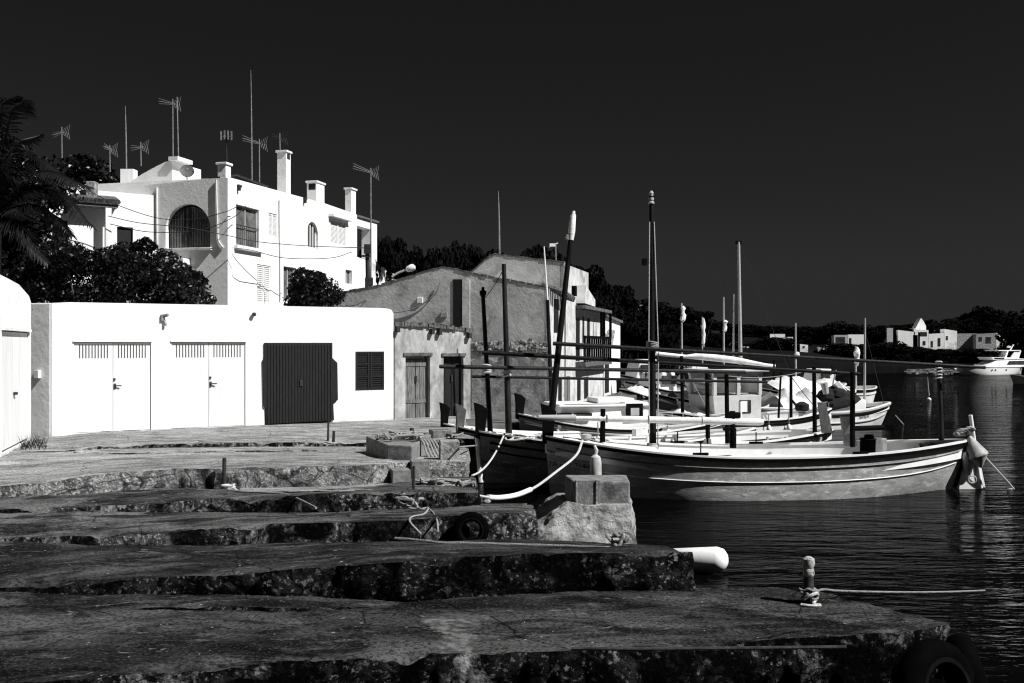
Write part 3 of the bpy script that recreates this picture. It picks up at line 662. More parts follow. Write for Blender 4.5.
for px, py, q in ((609,334,.35),(613,333,.28),(611,340,.42),(606,337,.25)):
    t, z = fbe.sz(px,py); pp = [(t+q*1.6*math.cos(a)*(1+.25*math.sin(3*a)), z+q*.55*math.sin(a)) for a in np.linspace(0,2*math.pi,14)[:-1]]
    pt_.prism([fbe.pt(*p,-.01) for p in pp], fbe.pt(0,0,.016)-fbe.pt(0,0,-.01))
part(eh, 'bare_patch', pt_, RUBBLE)
part(eh, 'roof_edge', MB().hexa([fbe.pt(sC,z0_,-5),fbe.pt(sD,z1_,-5),fbe.pt(sD,z1_,.12),fbe.pt(sC,z0_,.12),fbe.pt(sC,z0_+.1,-5),fbe.pt(sD,z1_+.1,-5),fbe.pt(sD,z1_+.1,.12),fbe.pt(sC,z0_+.1,.12)]), TILE)

# --- white villa above
ha = thing('villa', 'large white villa above the boathouse with an arched window and roof chimneys', 'villa', (-11,44,1.5))
oa = Vector((-11.45,40)); fl, fr = Fac(oa, U1), Fac(oa, U2)
zr = fr.sz(228,177)[1]
s12 = fr.sz(357,300)[0]
W1 = fr.rect(236,207,259,247); W2 = fr.rect(307,222,318,248); W3 = fr.rect(330.5,221,346,245.5); W4 = fr.rect(268.5,213.5,277,238)
W5 = fr.rect(257,265,270.5,304); W6 = fr.rect(283.5,267,296,300); W7 = fr.rect(345.5,270,352,284)
rw = wall(fr, [(0,zr),(fr.sz(325,205)[0],fr.sz(325,203.5)[1]),(fr.sz(325,205)[0]+.01,fr.sz(325,203.5)[1]),(s12,fr.sz(355,214)[1])], 1., [W1,W2,W3,W4,W5,W6,W7], 8.6, .25, inset=.32)
arch_fill(rw, fr, W2, .25)
part(ha, 'wall', rw, WHITE, bevel=.02)
# shaded gable side
AR = fl.rect(166,204,210.5,248)
tl = [fl.sz(228,177.5), fl.sz(205,179), fl.sz(172,182.5), fl.sz(128,187), fl.sz(110,190)]
fl2 = Fac(oa+fl.n*.02, U1)
lw = wall(fl2, [(p[0], p[1]) for p in tl], 1., [AR], .3, .28); arch_fill(lw, fl2, AR, .28, 20)
part(ha, 'side_wall', lw, WHITE)
def window(fc, r, name='window', rail=False, mull=1, mat=WINGREY, fm=BOATG):
    a, z0, b, z1 = r; f = MB(); t = .05
    fc.box(f, (a,z0,a+t,z1), -.2, -.12); fc.box(f, (b-t,z0,b,z1), -.2, -.12); fc.box(f, (a+t,z0,b-t,z0+t), -.2, -.122); fc.box(f, (a+t,z1-t,b-t,z1), -.2, -.122)
    for k in range(1, mull+1): x = a+(b-a)*k/(mull+1); fc.box(f, (x-.035,z0+t,x+.035,z1-t), -.2, -.124)
    w_ = part(ha, name, f, fm); part(ha, 'pane', fc.box(MB(), (a+t,z0+t,b-t,z1-t), -.22, -.17), mat, parent=w_); return w_
# big arched window
n = 20; a, z0, b, z1 = AR; c = (a+b)/2; rad = (b-a)/2-.01; rz = min(rad, z1-z0-.02)
ap = [(a+.01,z0+.01),(b-.01,z0+.01)]+[(c+rad*math.cos(k/n*math.pi), z1-.02-rz+rz*math.sin(k/n*math.pi)) for k in range(n+1)]
aw = part(ha, 'arched_window', MB().prism([fl2.pt(*p,-.26) for p in ap], fl2.pt(0,0,.04)-fl2.pt(0,0,0)), DARKW)
cu = MB()
for k in range(26):
    x = a+.08+(b-a-.16)*(k+.5)/26; hh = math.sqrt(max(0,1-((x-c)/rad)**2))*rz
    cu.bar(fl2.pt(x,z0+.05,-.2), fl2.pt(x,max(z0+.3,z1-.1-rz+hh),-.2), .022, .022, 6)
part(ha, 'curtain', cu, WINGREY, parent=aw)
fm_ = MB()
for x in (c-.02, c+.02, a+.62*(b-a)): fl2.box(fm_, (x-.025,z0+.02,x+.025,z1-.12), -.2, -.16)
part(ha, 'window_frame', fm_, IRON, parent=aw)
part(ha, 'sill', fl2.box(MB(), (a-.1,z0-.12,b+.1,z0-.003), -.2, .14), GREYW, bevel=.015)
w1 = window(fr, W1, rail=True)
rl = MB(); a, z0, b, z1 = W1
for k in range(11): x = a+.06+(b-a-.12)*k/10; rl.bar(fr.pt(x,z0+.02,-.05), fr.pt(x,z0+.85,-.05), .012, .012, 5)
rl.bar(fr.pt(a,z0+.85,-.05), fr.pt(b,z0+.85,-.05), .02); part(ha, 'window_railing', rl, IRON, parent=w1)
part(ha, 'sill', fr.box(MB(), (a-.15,z0-.18,b+.15,z0-.003), -.2, .16), WHITE2, bevel=.015)
w2 = window(fr, W2, 'round_headed_window', mull=3, mat=GLASS, fm=WHITE2)
for r in (W3, W4, W5):
    a, z0, b, z1 = r; s_ = MB(); m = (a+b)/2
    for lo, hi in ((a,m-.01),(m+.01,b)):
        fr.box(s_, (lo,z0,lo+.06,z1), -.2, -.03); fr.box(s_, (hi-.06,z0,hi,z1), -.2, -.03); fr.box(s_, (lo+.06,z0,hi-.06,z0+.07), -.2, -.032); fr.box(s_, (lo+.06,z1-.07,hi-.06,z1), -.2, -.032)
    so_ = part(ha, 'shutter', s_, WHITE2); lv = MB()
    for lo, hi in ((a+.06,m-.07),(m+.07,b-.06)): louvres(lv, fr, (lo,z0+.07,hi,z1-.07), 18, -.19, -.06)
    part(ha, 'louvre', lv, WHITE2, parent=so_)
a, z0, b, z1 = W3; part(ha, 'window_hood', fr.box(MB(), (a-.25,z1+.1,b+.25,z1+.22), 0, .28), WHITE2)
for r in (W6, W7): window(fr, r)
pp_ = MB(); pp_.tube(curve(fr.line([(278.6,200),(278.8,232),(279.3,262),(279.5,300)], .06)), .045, 8); part(ha, 'downpipe', pp_, WHITE2, smooth=True)
pp_ = MB(); pp_.tube(fl2.line([(157.6,188),(158,246)], .06), .05, 8); part(ha, 'downpipe', pp_, GREYW, smooth=True)
pp_ = MB(); pp_.tube(curve(fl2.line([(217,180),(217.5,206),(218.3,226),(219,240),(224,248)], .05)), .035, 6); part(ha, 'conduit', pp_, GREYW, smooth=True)
for px, py in ((238,186),(304,199)):
    t, z = fr.sz(px,py); q = MB(); fr.box(q, (t-.1,z-.05,t+.15,z+.05), 0, .1); fr.box(q, (t-.1,z-.2,t+.0,z-.05), .02, .14); part(ha, 'wall_lamp', q, IRON)
# small ledge low on the shaded side
a, z0, b, z1 = fl2.rect(176,263,186,275); part(ha, 'side_window', fl2.box(MB(), (a,z0-.9,b,z1-.1), 0, .05), DARKW); part(ha, 'side_hood', fl2.box(MB(), (a-.2,z1-.09,b+.2,z1+.15), 0, .5), WHITE2, bevel=.02)
def chimney(fc, x0, x1, ytop, ybot, back, wd, cap=True, slot=True, nm='chimney'):
    a, z0, b, z1 = fc.rect(x0,ytop,x1,ybot); q = MB(); fc.box(q, (a,z0-.6,b,z1-.10), -back-wd, -back); c_ = part(ha, nm, q, WHITE, bevel=.02)
    if cap:
        k = MB(); fc.box(k, (a-.08,z1-.099,b+.08,z1), -back-wd-.08, -back+.08); part(ha, 'chimney_cap', k, WHITE2, parent=c_, bevel=.02)
    if slot: k = MB(); fc.box(k, (a+.1,z1-.42,b-.1,z1-.14), -back-.05, -back+.006); part(ha, 'smoke_opening', k, INSIDE, parent=c_)
def chim2(back, pl, pe, pr, yt, yb, slot=True):
    f2 = Fac(oa-fr.n*back, U2); a, zt = f2.sz(pe, yt); b = f2.sz(pr, yt)[0]; z0 = f2.sz(pe, yb)[1]-.5
    p = f2.pt(a,0); k = (pl-CX)/F; wd = (k*p.y-p.x)/(-fr.n.x+k*fr.n.y)
    c_ = part(ha, 'chimney', f2.box(MB(), (max(a,.0),max(z0,zr+.01) if back == 0 else z0,b,zt-.10), -wd, 0), WHITE, bevel=.02)
    part(ha, 'chimney_cap', f2.box(MB(), (a-.06,zt-.099,b+.06,zt), -wd-.06, .06), WHITE2, parent=c_, bevel=.02)
    if slot:
        q = MB(); f2.box(q, (a-.006,zt-.45,a+.03,zt-.14), -wd*.82, -wd*.12) if slot == 1 else f2.box(q, (a+(b-a)*.15,zt-.40,a+(b-a)*.8,zt-.14), -.03, .006); part(ha, 'smoke_opening', q, INSIDE, parent=c_)
chim2(.0,217.4,225.9,231,162,177,0); chim2(.6,277,286.3,290.8,150,189,2); chim2(.8,306.8,316.7,324.5,180.5,200,1); chim2(.02,345,351.5,356,187.5,225,0)
# loggia and terrace on the far end
zt_ = fr.sz(367,219)[1]; part(ha, 'loggia_roof', fr.box(MB(), (s12, zt_-.06, fr.sz(378,230)[0], zt_+.06), -4, .08), TILE, bevel=.02)
part(ha, 'loggia_pillar', fr.box(MB(), (fr.sz(371,240)[0], fr.sz(374,262)[1]-.5, fr.sz(377,240)[0], zt_-.06), -.55, 0), WHITE2)
part(ha, 'loggia_beam', fr.box(MB(), (s12+.01, zt_-.5, fr.sz(371,240)[0], zt_-.065), -.5, -.02), WHITE2)
part(ha, 'loggia_back_wall', fr.box(MB(), (s12, 1., fr.sz(377,240)[0]-.02, zt_-.07), -4, -3.2), WHITE2)
sp = fr.sz(391,275)[0]; part(ha, 'terrace_wall', wall(fr, [(s12+.01, fr.sz(358,257)[1]), (sp, fr.sz(389,270)[1])], 1., [], 4, .3), WHITE)
part(ha, 'terrace_post', fr.box(MB(), (sp+.01, 1., sp+.5, fr.sz(391,261.5)[1]), -.5, .01), WHITE2)
# stair tower on the roof
ft = Fac(oa-fl.n*1.6, U1); tq = [ft.sz(x,y) for x,y in ((172,192),(172,161),(166,161.5),(155,167),(143,173.5),(133,180),(127,185),(127,192))]
part(ha, 'stair_tower', MB().prism([ft.pt(t,z,0) for t,z in tq], ft.pt(0,0,-2.2)-ft.pt(0,0,0)), WHITE)
t0, z0 = ft.sz(172,190)[0], ft.sz(172,190)[1]; zt = ft.sz(172,161)[1]
part(ha, 'stair_tower_cap', ft.box(MB(), (t0-.35,zt+.003,t0+.1,zt+.17), -1.0, .12), WHITE2)
part(ha, 'roof_block', MB().box(P(129,178,46), (.6,.5,.75)), WHITE2)
part(ha, 'roof_curb', MB().tube(fr.line([(230,177.5),(250,174.5),(280,186)], -.6), .04, 6), CABLE)
# white annex with porch
pf = Vector((-14.5,40.8)); ff = Fac(pf, (-.834,-.552))
an = thing('annex', 'white annex with a tiled porch eave beside the villa, half hidden by the hedge', 'house', (-17,39,1.5))
D1 = ff.rect(117,227,133,246); D1 = (D1[0],4.0,D1[2],D1[3]); D2 = ff.rect(52,220,68,246); D2 = (D2[0],4.0,D2[2],D2[3])
part(an, 'wall', wall(ff, [ff.sz(156.8,195.5), ff.sz(110,191.5), ff.sz(60,188), (ff.sz(5,185)[0], ff.sz(60,188)[1])], 1.5, [D1,D2], 4, .3), WHITE)
for D in (D1,D2): part(an, 'door', ff.box(MB(), D, -.28, -.1), DARKW)
a, z0, b, z1 = ff.rect(72,199,115,204)
ea = MB(); ff.box(ea, (a,z0-.16,b,z0-.02), 0, .6); part(an, 'porch_beam', ea, WEATHW)
et = MB(); n = 24
for k in range(n): x = a+(b-a)*(k+.5)/n; et.bar(ff.pt(x,z1+.05,-.0), ff.pt(x,z0+.05,.7), .12, .11, 8)
part(an, 'porch_tiles', et, TILE, smooth=True)
t, z = ff.sz(105.5,215); part(an, 'porch_column', ff.box(MB(), (t-.11,4,t+.11,z0-.161), .36, .58), WHITE2)
c0 = P(92,187,39.2); part(an, 'chimney', MB().box(c0-Vector((0,0,.3)), (.35,.35,1.0)), STONEL, bevel=.02)
# dish on the roof
fl_d = 41.2
ds = thing('satellite_dish', 'satellite dish on the villa roof beside the stair tower', 'satellite dish', P(187,179,42))
c0 = P(187,171.5,42); ax = Vector((.35,-.9,.28)).normalized()
part(ds, 'dish', MB().lathe(c0, ax, [(0,.03),(.015,.16),(.05,.29),(.055,.29),(.022,.16),(.008,.03)], 24), DISHM, smooth=True)
q = MB(); q.bar(c0, P(187,179.5,42), .025); part(ds, 'mast', q, GALV)
q = MB(); q.bar(c0-Vector((0,0,.28)), c0+ax*.42-Vector((0,0,.12)), .012); q.bar(c0+ax*.40-Vector((0,0,.13)), c0+ax*.48-Vector((0,0,.08)), .035); part(ds, 'feed_arm', q, GALV)
# ------------------------------------------------------------------ boats
class Boat:
    def __init__(s, name, label, cat, bow, stern, B, sheer, group=None, rake=(.1,.25), keel=.35, full=2.5):
        s.b = Vector((bow.x,bow.y)); e = Vector((stern.x-bow.x, stern.y-bow.y)); s.L = e.length; s.h = e.normalized(); s.l = Vector((-s.h.y, s.h.x))
        s.B, s.sh, s.rk, s.k, s.full = B, sheer, rake, keel, full
        s.root = thing(name, label, cat, (bow.x,bow.y,0), math.atan2(s.h.y,s.h.x), group)
    def sheer(s, t):
        zb, zm, zs = s.sh; e = 2*t-1
        return zm+(zb-zm)*max(0,-e)**2.0+(zs-zm)*max(0,e)**2.0
    def beam(s, t): return .035+(s.B/2-.035)*max(0,1-abs(2*t-1)**s.full)**.80
    def surf(s, t, v, side, off=0.):
        e = abs(2*t-1); z0 = -s.k*(1-e**8); z = z0+(s.sheer(t)-z0)*v; p = .05+.80*e**3
        wv = e**7; x = s.L*t+(-s.rk[0] if t < .5 else s.rk[1])*wv*(z/s.sheer(t))
        return Vector((x, side*((s.beam(t)+off)*(v**p if v > 0 else 0)), z))
    def xl(s, px, yo=0.):
        k = (px-CX)/F; return (k*(s.b.y+s.h.x*yo)-s.b.x+s.h.y*yo)/(s.h.x-k*s.h.y)
    def pt(s, px, py, yo=0.):
        x = s.xl(px, yo); Y = s.b.y+s.h.y*x+s.h.x*yo; return Vector((x, yo, CH-(py-HY)/F*Y))
    def world(s, p): q = s.b+s.h*p[0]+s.l*p[1]; return Vector((q.x,q.y,p[2]))
    def part(s, name, mb, mat, **k): return part(s.root, name, mb, mat, local=True, **k)
    def hull(s, hm, rail=BLACK, inner=BOATW, deckm=BOATW, drop=.20, strakes=((.70,BOATG,.02),), nt=56, nv=14, cap=.055):
        ts = [.5-.5*math.cos(math.pi*(.0+i/nt)) for i in range(nt+1)]; ts = [.5*a+.5*i/nt for i, a in enumerate(ts)]
        h = MB()
        for sd in (-1,1): h.grid([[s.surf(t,(j/nv)**1.3,sd) for t in ts] for j in range(nv+1)])
        s.hullo = s.part('hull', h, hm, smooth=True)
        for sd in (-1,1):
            i_ = MB(); i_.grid([[Vector((s.surf(t,1,sd).x, sd*max(.005,s.beam(t)-o), s.sheer(t)-d)) for t in ts] for o, d in ((.0,.0),(.05,.0),(.05,drop))])
            s.part('bulwark', i_, inner)
        s.part('deck', MB().grid([[Vector((s.surf(t,1,1).x*.995+.02, y*max(.005,s.beam(t)-.05), s.sheer(t)-drop+.05*(1-y*y))) for t in ts] for y in (-1,-.5,0,.5,1)]), deckm, smooth=True)
        for sd in (-1,1):
            s.part('gunwale', MB().grid([[Vector((s.surf(t,1,sd).x, sd*(s.beam(t)+o), s.sheer(t)+z)) for t in ts] for o, z in ((-.075,-.01),(-.075,.03),(.036,.03),(.036,.0))]), inner)
            s.part('rub_rail', MB().grid([[Vector((s.surf(t,1,sd).x, sd*(s.beam(t)+o), s.sheer(t)+z)) for t in ts] for o, z in ((.0,.002),(.045,0),(.040,-cap),(-.01,-cap-.01))]), rail)
        for v, m, r in strakes:
            for sd in (-1,1): s.part('rubbing_strake', MB().tube([s.surf(t,v,sd,.012) for t in ts[2:-2]], r, 6), m, smooth=True)
    def stem(s, mat=BLACK, up=.50, wd=.16, band=None, base=None):
        zb = s.sh[0]; x0 = -s.rk[0]
        s.part('stem_head', MB().prism([(x0-.05,-.05,zb-.12),(x0+wd-.06,-.05,zb-.16),(x0+wd-.03,-.05,zb+.15),(x0+wd+.01,-.05,zb+up-.14),(x0+wd*.4,-.05,zb+up-.05),(x0-.08,-.05,zb+up),(x0-.05,-.05,zb+up*.5)], (0,.10,0)), mat, bevel=.012)
        if band: s.part('stem_band', MB().tube([(s.surf(0,v,1).x-.03,0,s.surf(0,v,1).z) for v in (0.02,.3,.6,.9)], .05, 8), band, smooth=True)
    def spar(s, name, p0, p1, r0, r1=None, mat=POLE, n=10, **k): return s.part(name, MB().bar(p0,p1,r0,r1,n), mat, smooth=True, **k)
    def lettering(s, text, px0, px1, py, size, side=-1, vtop=None, slope=0.):
        cu = bpy.data.curves.new('lettering', 'FONT'); cu.body = text; cu.size = 1; cu.resolution_u = 2
        to = bpy.data.objects.new('tmp', cu); COL.objects.link(to); bpy.context.view_layer.update()
        me = bpy.data.meshes.new_from_object(to.evaluated_get(bpy.context.evaluated_depsgraph_get())); bpy.data.objects.remove(to)
        xs = [v.co.x for v in me.vertices]; x0, x1 = min(xs), max(xs)
        a, b_ = s.xl(px0, side*s.B*.4), s.xl(px1, side*s.B*.4)
        for v in me.vertices:
            u = (v.co.x-x0)/(x1-x0); x = a+(b_-a)*u; t = min(.999,max(.001,x/s.L)); zc = s.pt(px0+(px1-px0)*u, py+slope*u, side*s.beam(t)*.85).z+v.co.y*size
            e = abs(2*t-1); z0 = -s.k*(1-e**8); vv = min(.999,max(.05,(zc-z0)/(s.sheer(t)-z0))); q = s.surf(t,vv,side,.010); v.co = (q.x,q.y,q.z)
        me.materials.append(LETT); o = bpy.data.objects.new('lettering', me); COL.objects.link(o); o.parent = s.root
def W0(px, py): return G(px, py, 0)

# --- the long grey llaut in front
b1 = Boat('fishing_boat', 'long grey double-ended wooden boat nearest the camera, with rudder and tall mast', 'boat', W0(550,493.5), W0(953,489), 2.35, (1.04,.73,.90), 'wooden boats moored bow to the quay', rake=(.09,.27))
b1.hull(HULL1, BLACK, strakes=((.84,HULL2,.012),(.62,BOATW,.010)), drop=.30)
b1.stem(up=.60, wd=.19)
b1.lettering('7A M-1-714-92', 557, 600, 466, .13, slope=4); b1.lettering('CORIN', 550.5, 563, 449, .10, slope=6)
q = b1.pt
rp = q(653,450)
b1.spar('mast', Vector((rp.x,0,.36)), q(651.3,196), .068, .042, POLE)
tm = q(651.3,203); lh = MB()
for o in (-.085,.085): lh.tube([Vector((rp.x+o*.9,-.05,.75)), Vector((rp.x+o*1.05,-.05,2.6)), tm+Vector((o*.5,-.05,-.35))], .011, 5)
b1.part('halyard', lh, ROPE, smooth=True)
b1.part('mast_cap', MB().lathe(q(651.3,204), (0,0,1), [(0,.055),(.02,.06),(.05,.04),(.1,.05),(.14,.03),(.2,.045),(.24,.02)], 10), BOATG, smooth=True)
b1.part('lantern', MB().box(q(644.5,262), (.09,.09,.13)), BLACK, bevel=.01)
ms = MB()
for k in range(5): ms.torus(q(652.5,343+k*1.6), (0.2,.1,1), .10, .022, 16, 6)
b1.part('lashing', ms, ROPED, smooth=True); ms = MB()
for k in range(3): ms.torus(q(653,447-k*1.5), (0.1,.1,1), .10, .016, 16, 6)
b1.part('lashing', ms, ROPE, smooth=True)
def pole2(b, name, a, c, yo, r, mat, r1=None): p0, p1 = b.pt(*a, yo), b.pt(*c, yo); return b.spar(name, p0, p1, r, r1 or r, mat)
pole2(b1, 'ridge_pole', (553,343.5), (985,367.5), -.13, .038, POLEL, .032)
pole2(b1, 'awning_pole', (482,352.5), (860,374), .42, .042, POLE, .036)
fm = b1.spar('foremast', q(549,436,.05), q(573.3,214,.05), .068, .042, POLE)
p0, p1 = q(570.8,240,.05), q(573.6,211,.05); d_ = (p1-p0)
b1.part('foremast_sleeve', MB().tube([p0-d_*.0,p0+d_*.3,p0+d_*.85,p0+d_*.93,p1], [.05,.066,.052,.032,.03], 10), SAIL, smooth=True)
b1.part('pulley', MB().lathe(q(568.5,237,.05), (0,1,0), [(-.04,.05),(0,.07),(.04,.05)], 12), GALV, smooth=True, parent=fm)
sup = b1.spar('post', q(602.5,442,-.25), q(603,409,-.25), .05, .045, BLACK)
cr = MB(); cr.bar(q(733,448,-.25), q(733,428,-.25), .06); cr.bar(q(732.8,428,-.25), q(732.5,411,-.25), .05); cr.box(q(733,415,-.25), (.26,.1,.10)); cr.box(q(728,429,-.25),(.18,.08,.06))
b1.part('boom_crutch', cr, BLACK, bevel=.01)
bm = MB(); aa, bb = q(545,417.5,-.25), q(763,422,-.25); L_ = bb-aa
bm.tube([aa+L_*t for t in (0,.12,.15,.24,.25,.5,.70,.705,.98,1)], [.025,.034,.04,.046,.058,.060,.060,.068,.066,.052], 12)
b1.part('furled_sail', bm, SAIL, smooth=True)
b1.part('boom_end', MB().tube([aa-L_*.03, aa+L_*.14], [.045,.066], 10), BOATG, smooth=True)
tie = MB()
for t in (.28,.47,.715): tie.torus(aa+L_*t, L_, .070, .009, 14, 5)
b1.part('sail_tie', tie, ROPED, smooth=True)
b1.spar('stern_post', q(941.5,440,.1), q(938.5,360,.1), .050, .042, POLEL)
lh = MB()
for k in range(6): lh.torus(q(938.7,362+k*3.2,.1), (.1*((-1)**k),.1,1), .055, .016, 12, 5)
b1.part('lashing', lh, ROPE, smooth=True)
for px in (629,647.5,674,707,712): 
    x = b1.xl(px, 1.0); t = x/b1.L; b1.part('thole_pin', MB().bar((x,b1.beam(t)-.02,b1.sheer(t)), (x,b1.beam(t)-.02,b1.sheer(t)+.13), .034, .026, 8), BOATW, smooth=True)
for px, sd in ((698,-1),(857,-1),(760,1),(680,1)):
    x = b1.xl(px, sd*.9); t = x/b1.L; cl = MB(); cl.box((x,sd*(b1.beam(t)-.03),b1.sheer(t)+.05), (.26,.07,.04)); cl.bar((x,sd*(b1.beam(t)-.03),b1.sheer(t)),(x,sd*(b1.beam(t)-.03),b1.sheer(t)+.26), .012, .012, 6)
    b1.part('cleat', cl, BLACK)
ht = MB()
xa, xb = b1.xl(690), b1.xl(845)
ht.grid([[Vector((xa+(xb-xa)*i/14, y*.62, .46+.20*(1-abs(y)**2.5)+.012*math.sin(i*1.7+y*3))) for i in range(15)] for y in np.linspace(-1,1,9)])
b1.part('hatch_cover', ht, TARP, smooth=True)
fd = MB(); xa = b1.xl(561); 
for i in range(1): fd.grid([[Vector((x, y*(b1.beam(x/b1.L)-.06), b1.sheer(x/b1.L)-.03+.07*(1-y*y))) for x in np.linspace(.25,1.9,10)] for y in np.linspace(-1,1,7)])
b1.part('foredeck', fd, BOATW, smooth=True)
x_ = b1.xl(585); b1.part('bow_bitt', MB().lathe((x_,-.15,.80), (0,0,1), [(0,.07),(.2,.07),(.22,.1),(.28,.1),(.3,.05)], 14), BOATG, smooth=True)
# rudder at the stern
st = b1.L; rd = MB(); rd.prism([(st+.08,-.03,-.15),(st+.62,-.03,.02),(st+.50,-.03,.60),(st+.31,-.03,.72),(st+.14,-.03,.35)], (0,.06,0)); ro = b1.part('rudder', rd, BOATW, bevel=.01)
b1.spar('rudder_stock', q(981,488,-.04), q(970.5,415,-.04), .035, .035, BOATW)
b1.part('sternpost', MB().tube([(b1.surf(1,v,1).x+.02,0,b1.surf(1,v,1).z) for v in (.02,.3,.6,.98)], .045, 8), BLACK, smooth=True)
# things carried in or hung from it
t_ = thing('fender', 'scuffed upright fender hanging at the bow of the nearest boat above the mooring block', 'fender', b1.world(q(598,480,-.75)), group=None)
xf = q(598,456,-1.02); yb = -b1.beam(xf.x/b1.L)-.17; f0 = b1.world(Vector((xf.x, yb, 0)))
def fz(py): return CH-(py-HY)/F*f0.y
t_.location = (f0.x,f0.y,fz(486)); px_w = .082
part(t_, 'body', MB().lathe((f0.x,f0.y,fz(490)), (0,0,1), [(0,.03),(.03,.085),(.08,.105),(fz(459)-fz(490)-.06,.105),(fz(457)-fz(490),.085),(fz(455)-fz(490),.04),(fz(454.5)-fz(490),.03)], 18), FENDG, smooth=True)
part(t_, 'lanyard', MB().tube([(f0.x,f0.y,fz(455.5)), (f0.x+.02,f0.y+.02,fz(451)), (f0.x-.01,f0.y+.1,fz(446))], [.025,.035,.02], 6), ROPE, smooth=True)
def cone_buoy():
    a = b1.world(q(969.5,436,-.12)); bq = b1.world(q(978,459,-.16)); r = thing('buoy', 'dirty conical buoy hanging by its point at the stern of the nearest boat', 'buoy', bq)
    ax = (bq-a); part(r, 'cone', MB().lathe(a, ax, [(0,.02),(.04,.05),(.36,.205),(.38,.21),(.40,.20),(.58,.05),(.62,.02)], 20), BUOYG, smooth=True)
    part(r, 'eye', MB().torus(a-ax.normalized()*.05, (0,1,0), .05, .012, 14, 6), IRON, smooth=True)
    e = b1.world(q(965.5,452,-.15)); e2 = b1.world(q(970,478,-.12)); ax = e2-e
    r2 = thing('buoy', 'narrow grey net float tucked between the rudder and the conical buoy', 'buoy', e2)
    part(r2, 'float', MB().lathe(e, ax, [(0,.03),(.1,.08),(.28,.085),(.42,.04),(.45,.02)], 14), BOATG, smooth=True)
    part(r2, 'loop', MB().torus(e2+Vector((.02,-.05,-.02)), (.2,1,0), .07, .012, 14, 6), ROPE, smooth=True)
cone_buoy()
lp = MB(); c0 = b1.world(q(965,433,-.1))
for k in range(5): lp.torus(c0+Vector((.03*k-.06,-.02*k,.02*k)), (.3*math.sin(k*2),.5,1), .14-.015*k, .016, 22, 6)
single('coiled_rope', lp, ROPE, 'small coil of pale rope on the stern of the nearest boat', 'rope', smooth=True)
bk = thing('bucket', 'black round tub set in the stern of the nearest boat', 'bucket', b1.world(q(930,444,.15)))
c0 = b1.world(Vector((b1.xl(931,.15),.15,.54))); part(bk, 'body', MB().lathe(c0, (0,0,1), [(0,.16),(.26,.20),(.28,.21),(.285,.18),(.10,.15)], 20), RUBBER, smooth=True)
part(bk, 'rim', MB().torus(c0+Vector((0,0,.28)), (0,0,1), .205, .014, 22, 6), IRON, smooth=True)
# boards, post with tiller-like arm and tub standing towards the stern
def plank(tx, ty, bx, by, wpx, yo, label):
    t0, b0 = b1.pt(tx,ty,yo), b1.pt(bx,by,yo); t0.y -= .1; m_ = MB(); a = b1.world(t0); b = b1.world(b0); wv = Vector((wpx*a.y/F,0,0)); 
    m_.prism([b-wv/2*1.1,b+wv/2*1.1,a+wv/2*.8,a-wv/2*.8-Vector((0,0,0))], (.0,.05,.0)); return single('gangplank', m_, BOARD, label, 'plank', 'gangplanks stood on end', bevel=.006)
plank(843,416,851,446,12, .45, 'grey board stood on end in the nearest boat, the right of two')
plank(820,402,827.5,433,10, 2.6, 'grey board stood on end further back, the left of two')
am = MB(); am.bar(b1.pt(852.5,447,.3), b1.pt(852.5,372,.3), .05, .045)
b1.part('aft_post', am, BLACK, smooth=True); b1.part('crossbar', MB().bar(b1.pt(852.5,428.5,.3), b1.pt(884,427.5,.3), .05), BLACK, smooth=True)
tb = thing('metal_drum', 'shiny metal drum standing by the stern boards of the nearest boat', 'drum', b1.world(b1.pt(880,448,.35)))
c0 = b1.world(Vector((b1.xl(880,.35),.35,.50))); part(tb, 'drum', MB().lathe(c0, (0,0,1), [(0,.12),(.42,.12),(.43,.11),(.432,.02)], 18), CHROME, smooth=True)
tb = thing('rubber_boot_tub', 'black tub standing left of the shiny metal drum', 'tub', b1.world(b1.pt(869,448,.45))); tb.name = 'tub'
c0 = b1.world(Vector((b1.xl(869,.45),.45,.49))); part(tb, 'body', MB().lathe(c0, (0,0,1), [(0,.13),(.40,.16),(.42,.165),(.42,.10),(.5,.08)], 16), RUBBER, smooth=True); part(tb, 'rim', MB().torus(c0+Vector((0,0,.42)), (0,0,1), .165, .014, 20, 6), BLACK, smooth=True)

# --- second llaut
b2 = Boat('fishing_boat', 'dark wooden boat with a white stem band, second from the camera', 'boat', W0(482.5,483), P(820,470,22.0)*1, 2.3, (1.0,.68,.82), 'wooden boats moored bow to the quay', rake=(.09,.3))
b2.hull(HULL2, BLACK, strakes=((.84,BLACK,.025),(.70,BLACK,.018)))
b2.stem(up=.58, wd=.18, band=BOATW)
b2.lettering('7A M-1-2788-92', 489, 528, 461.5, .13, slope=9)
q = b2.pt
b2.spar('mast', q(509,440,.05), q(503.8,264,.05), .068, .042, POLEL)
b2.spar('forepost', q(490.5,437,.4), q(483,296,.4), .055, .04, POLE)
b2.part('post_cap', MB().lathe(q(483,297,.4), (0,0,1), [(0,.04),(.06,.07),(.12,.07),(.14,.03),(.2,.03)], 10), BLACK, smooth=True)
pole2(b2, 'ridge_pole', (439.5,366.5), (745,372.2), -.12, .040, POLEL); pole2(b2, 'awning_pole', (472,376.5), (767,382), .3, .030, POLE)
for px, py, yo in ((487,369,.3),(507,372,0)):
    tl_ = MB()
    for k in range(4): tl_.torus(q(px,py-3+k*2.2,yo), (.2*(-1)**k,.15,1), .085, .026, 14, 6)
    b2.part('lashing', tl_, ROPE, smooth=True)
for px, yo, py in ((727.5,.1,374),(708,.55,370),(815,.1,367)): b2.spar('post', Vector((b2.xl(px,yo),yo,.40)), q(px-1,py,yo), .052, .045, BLACK)
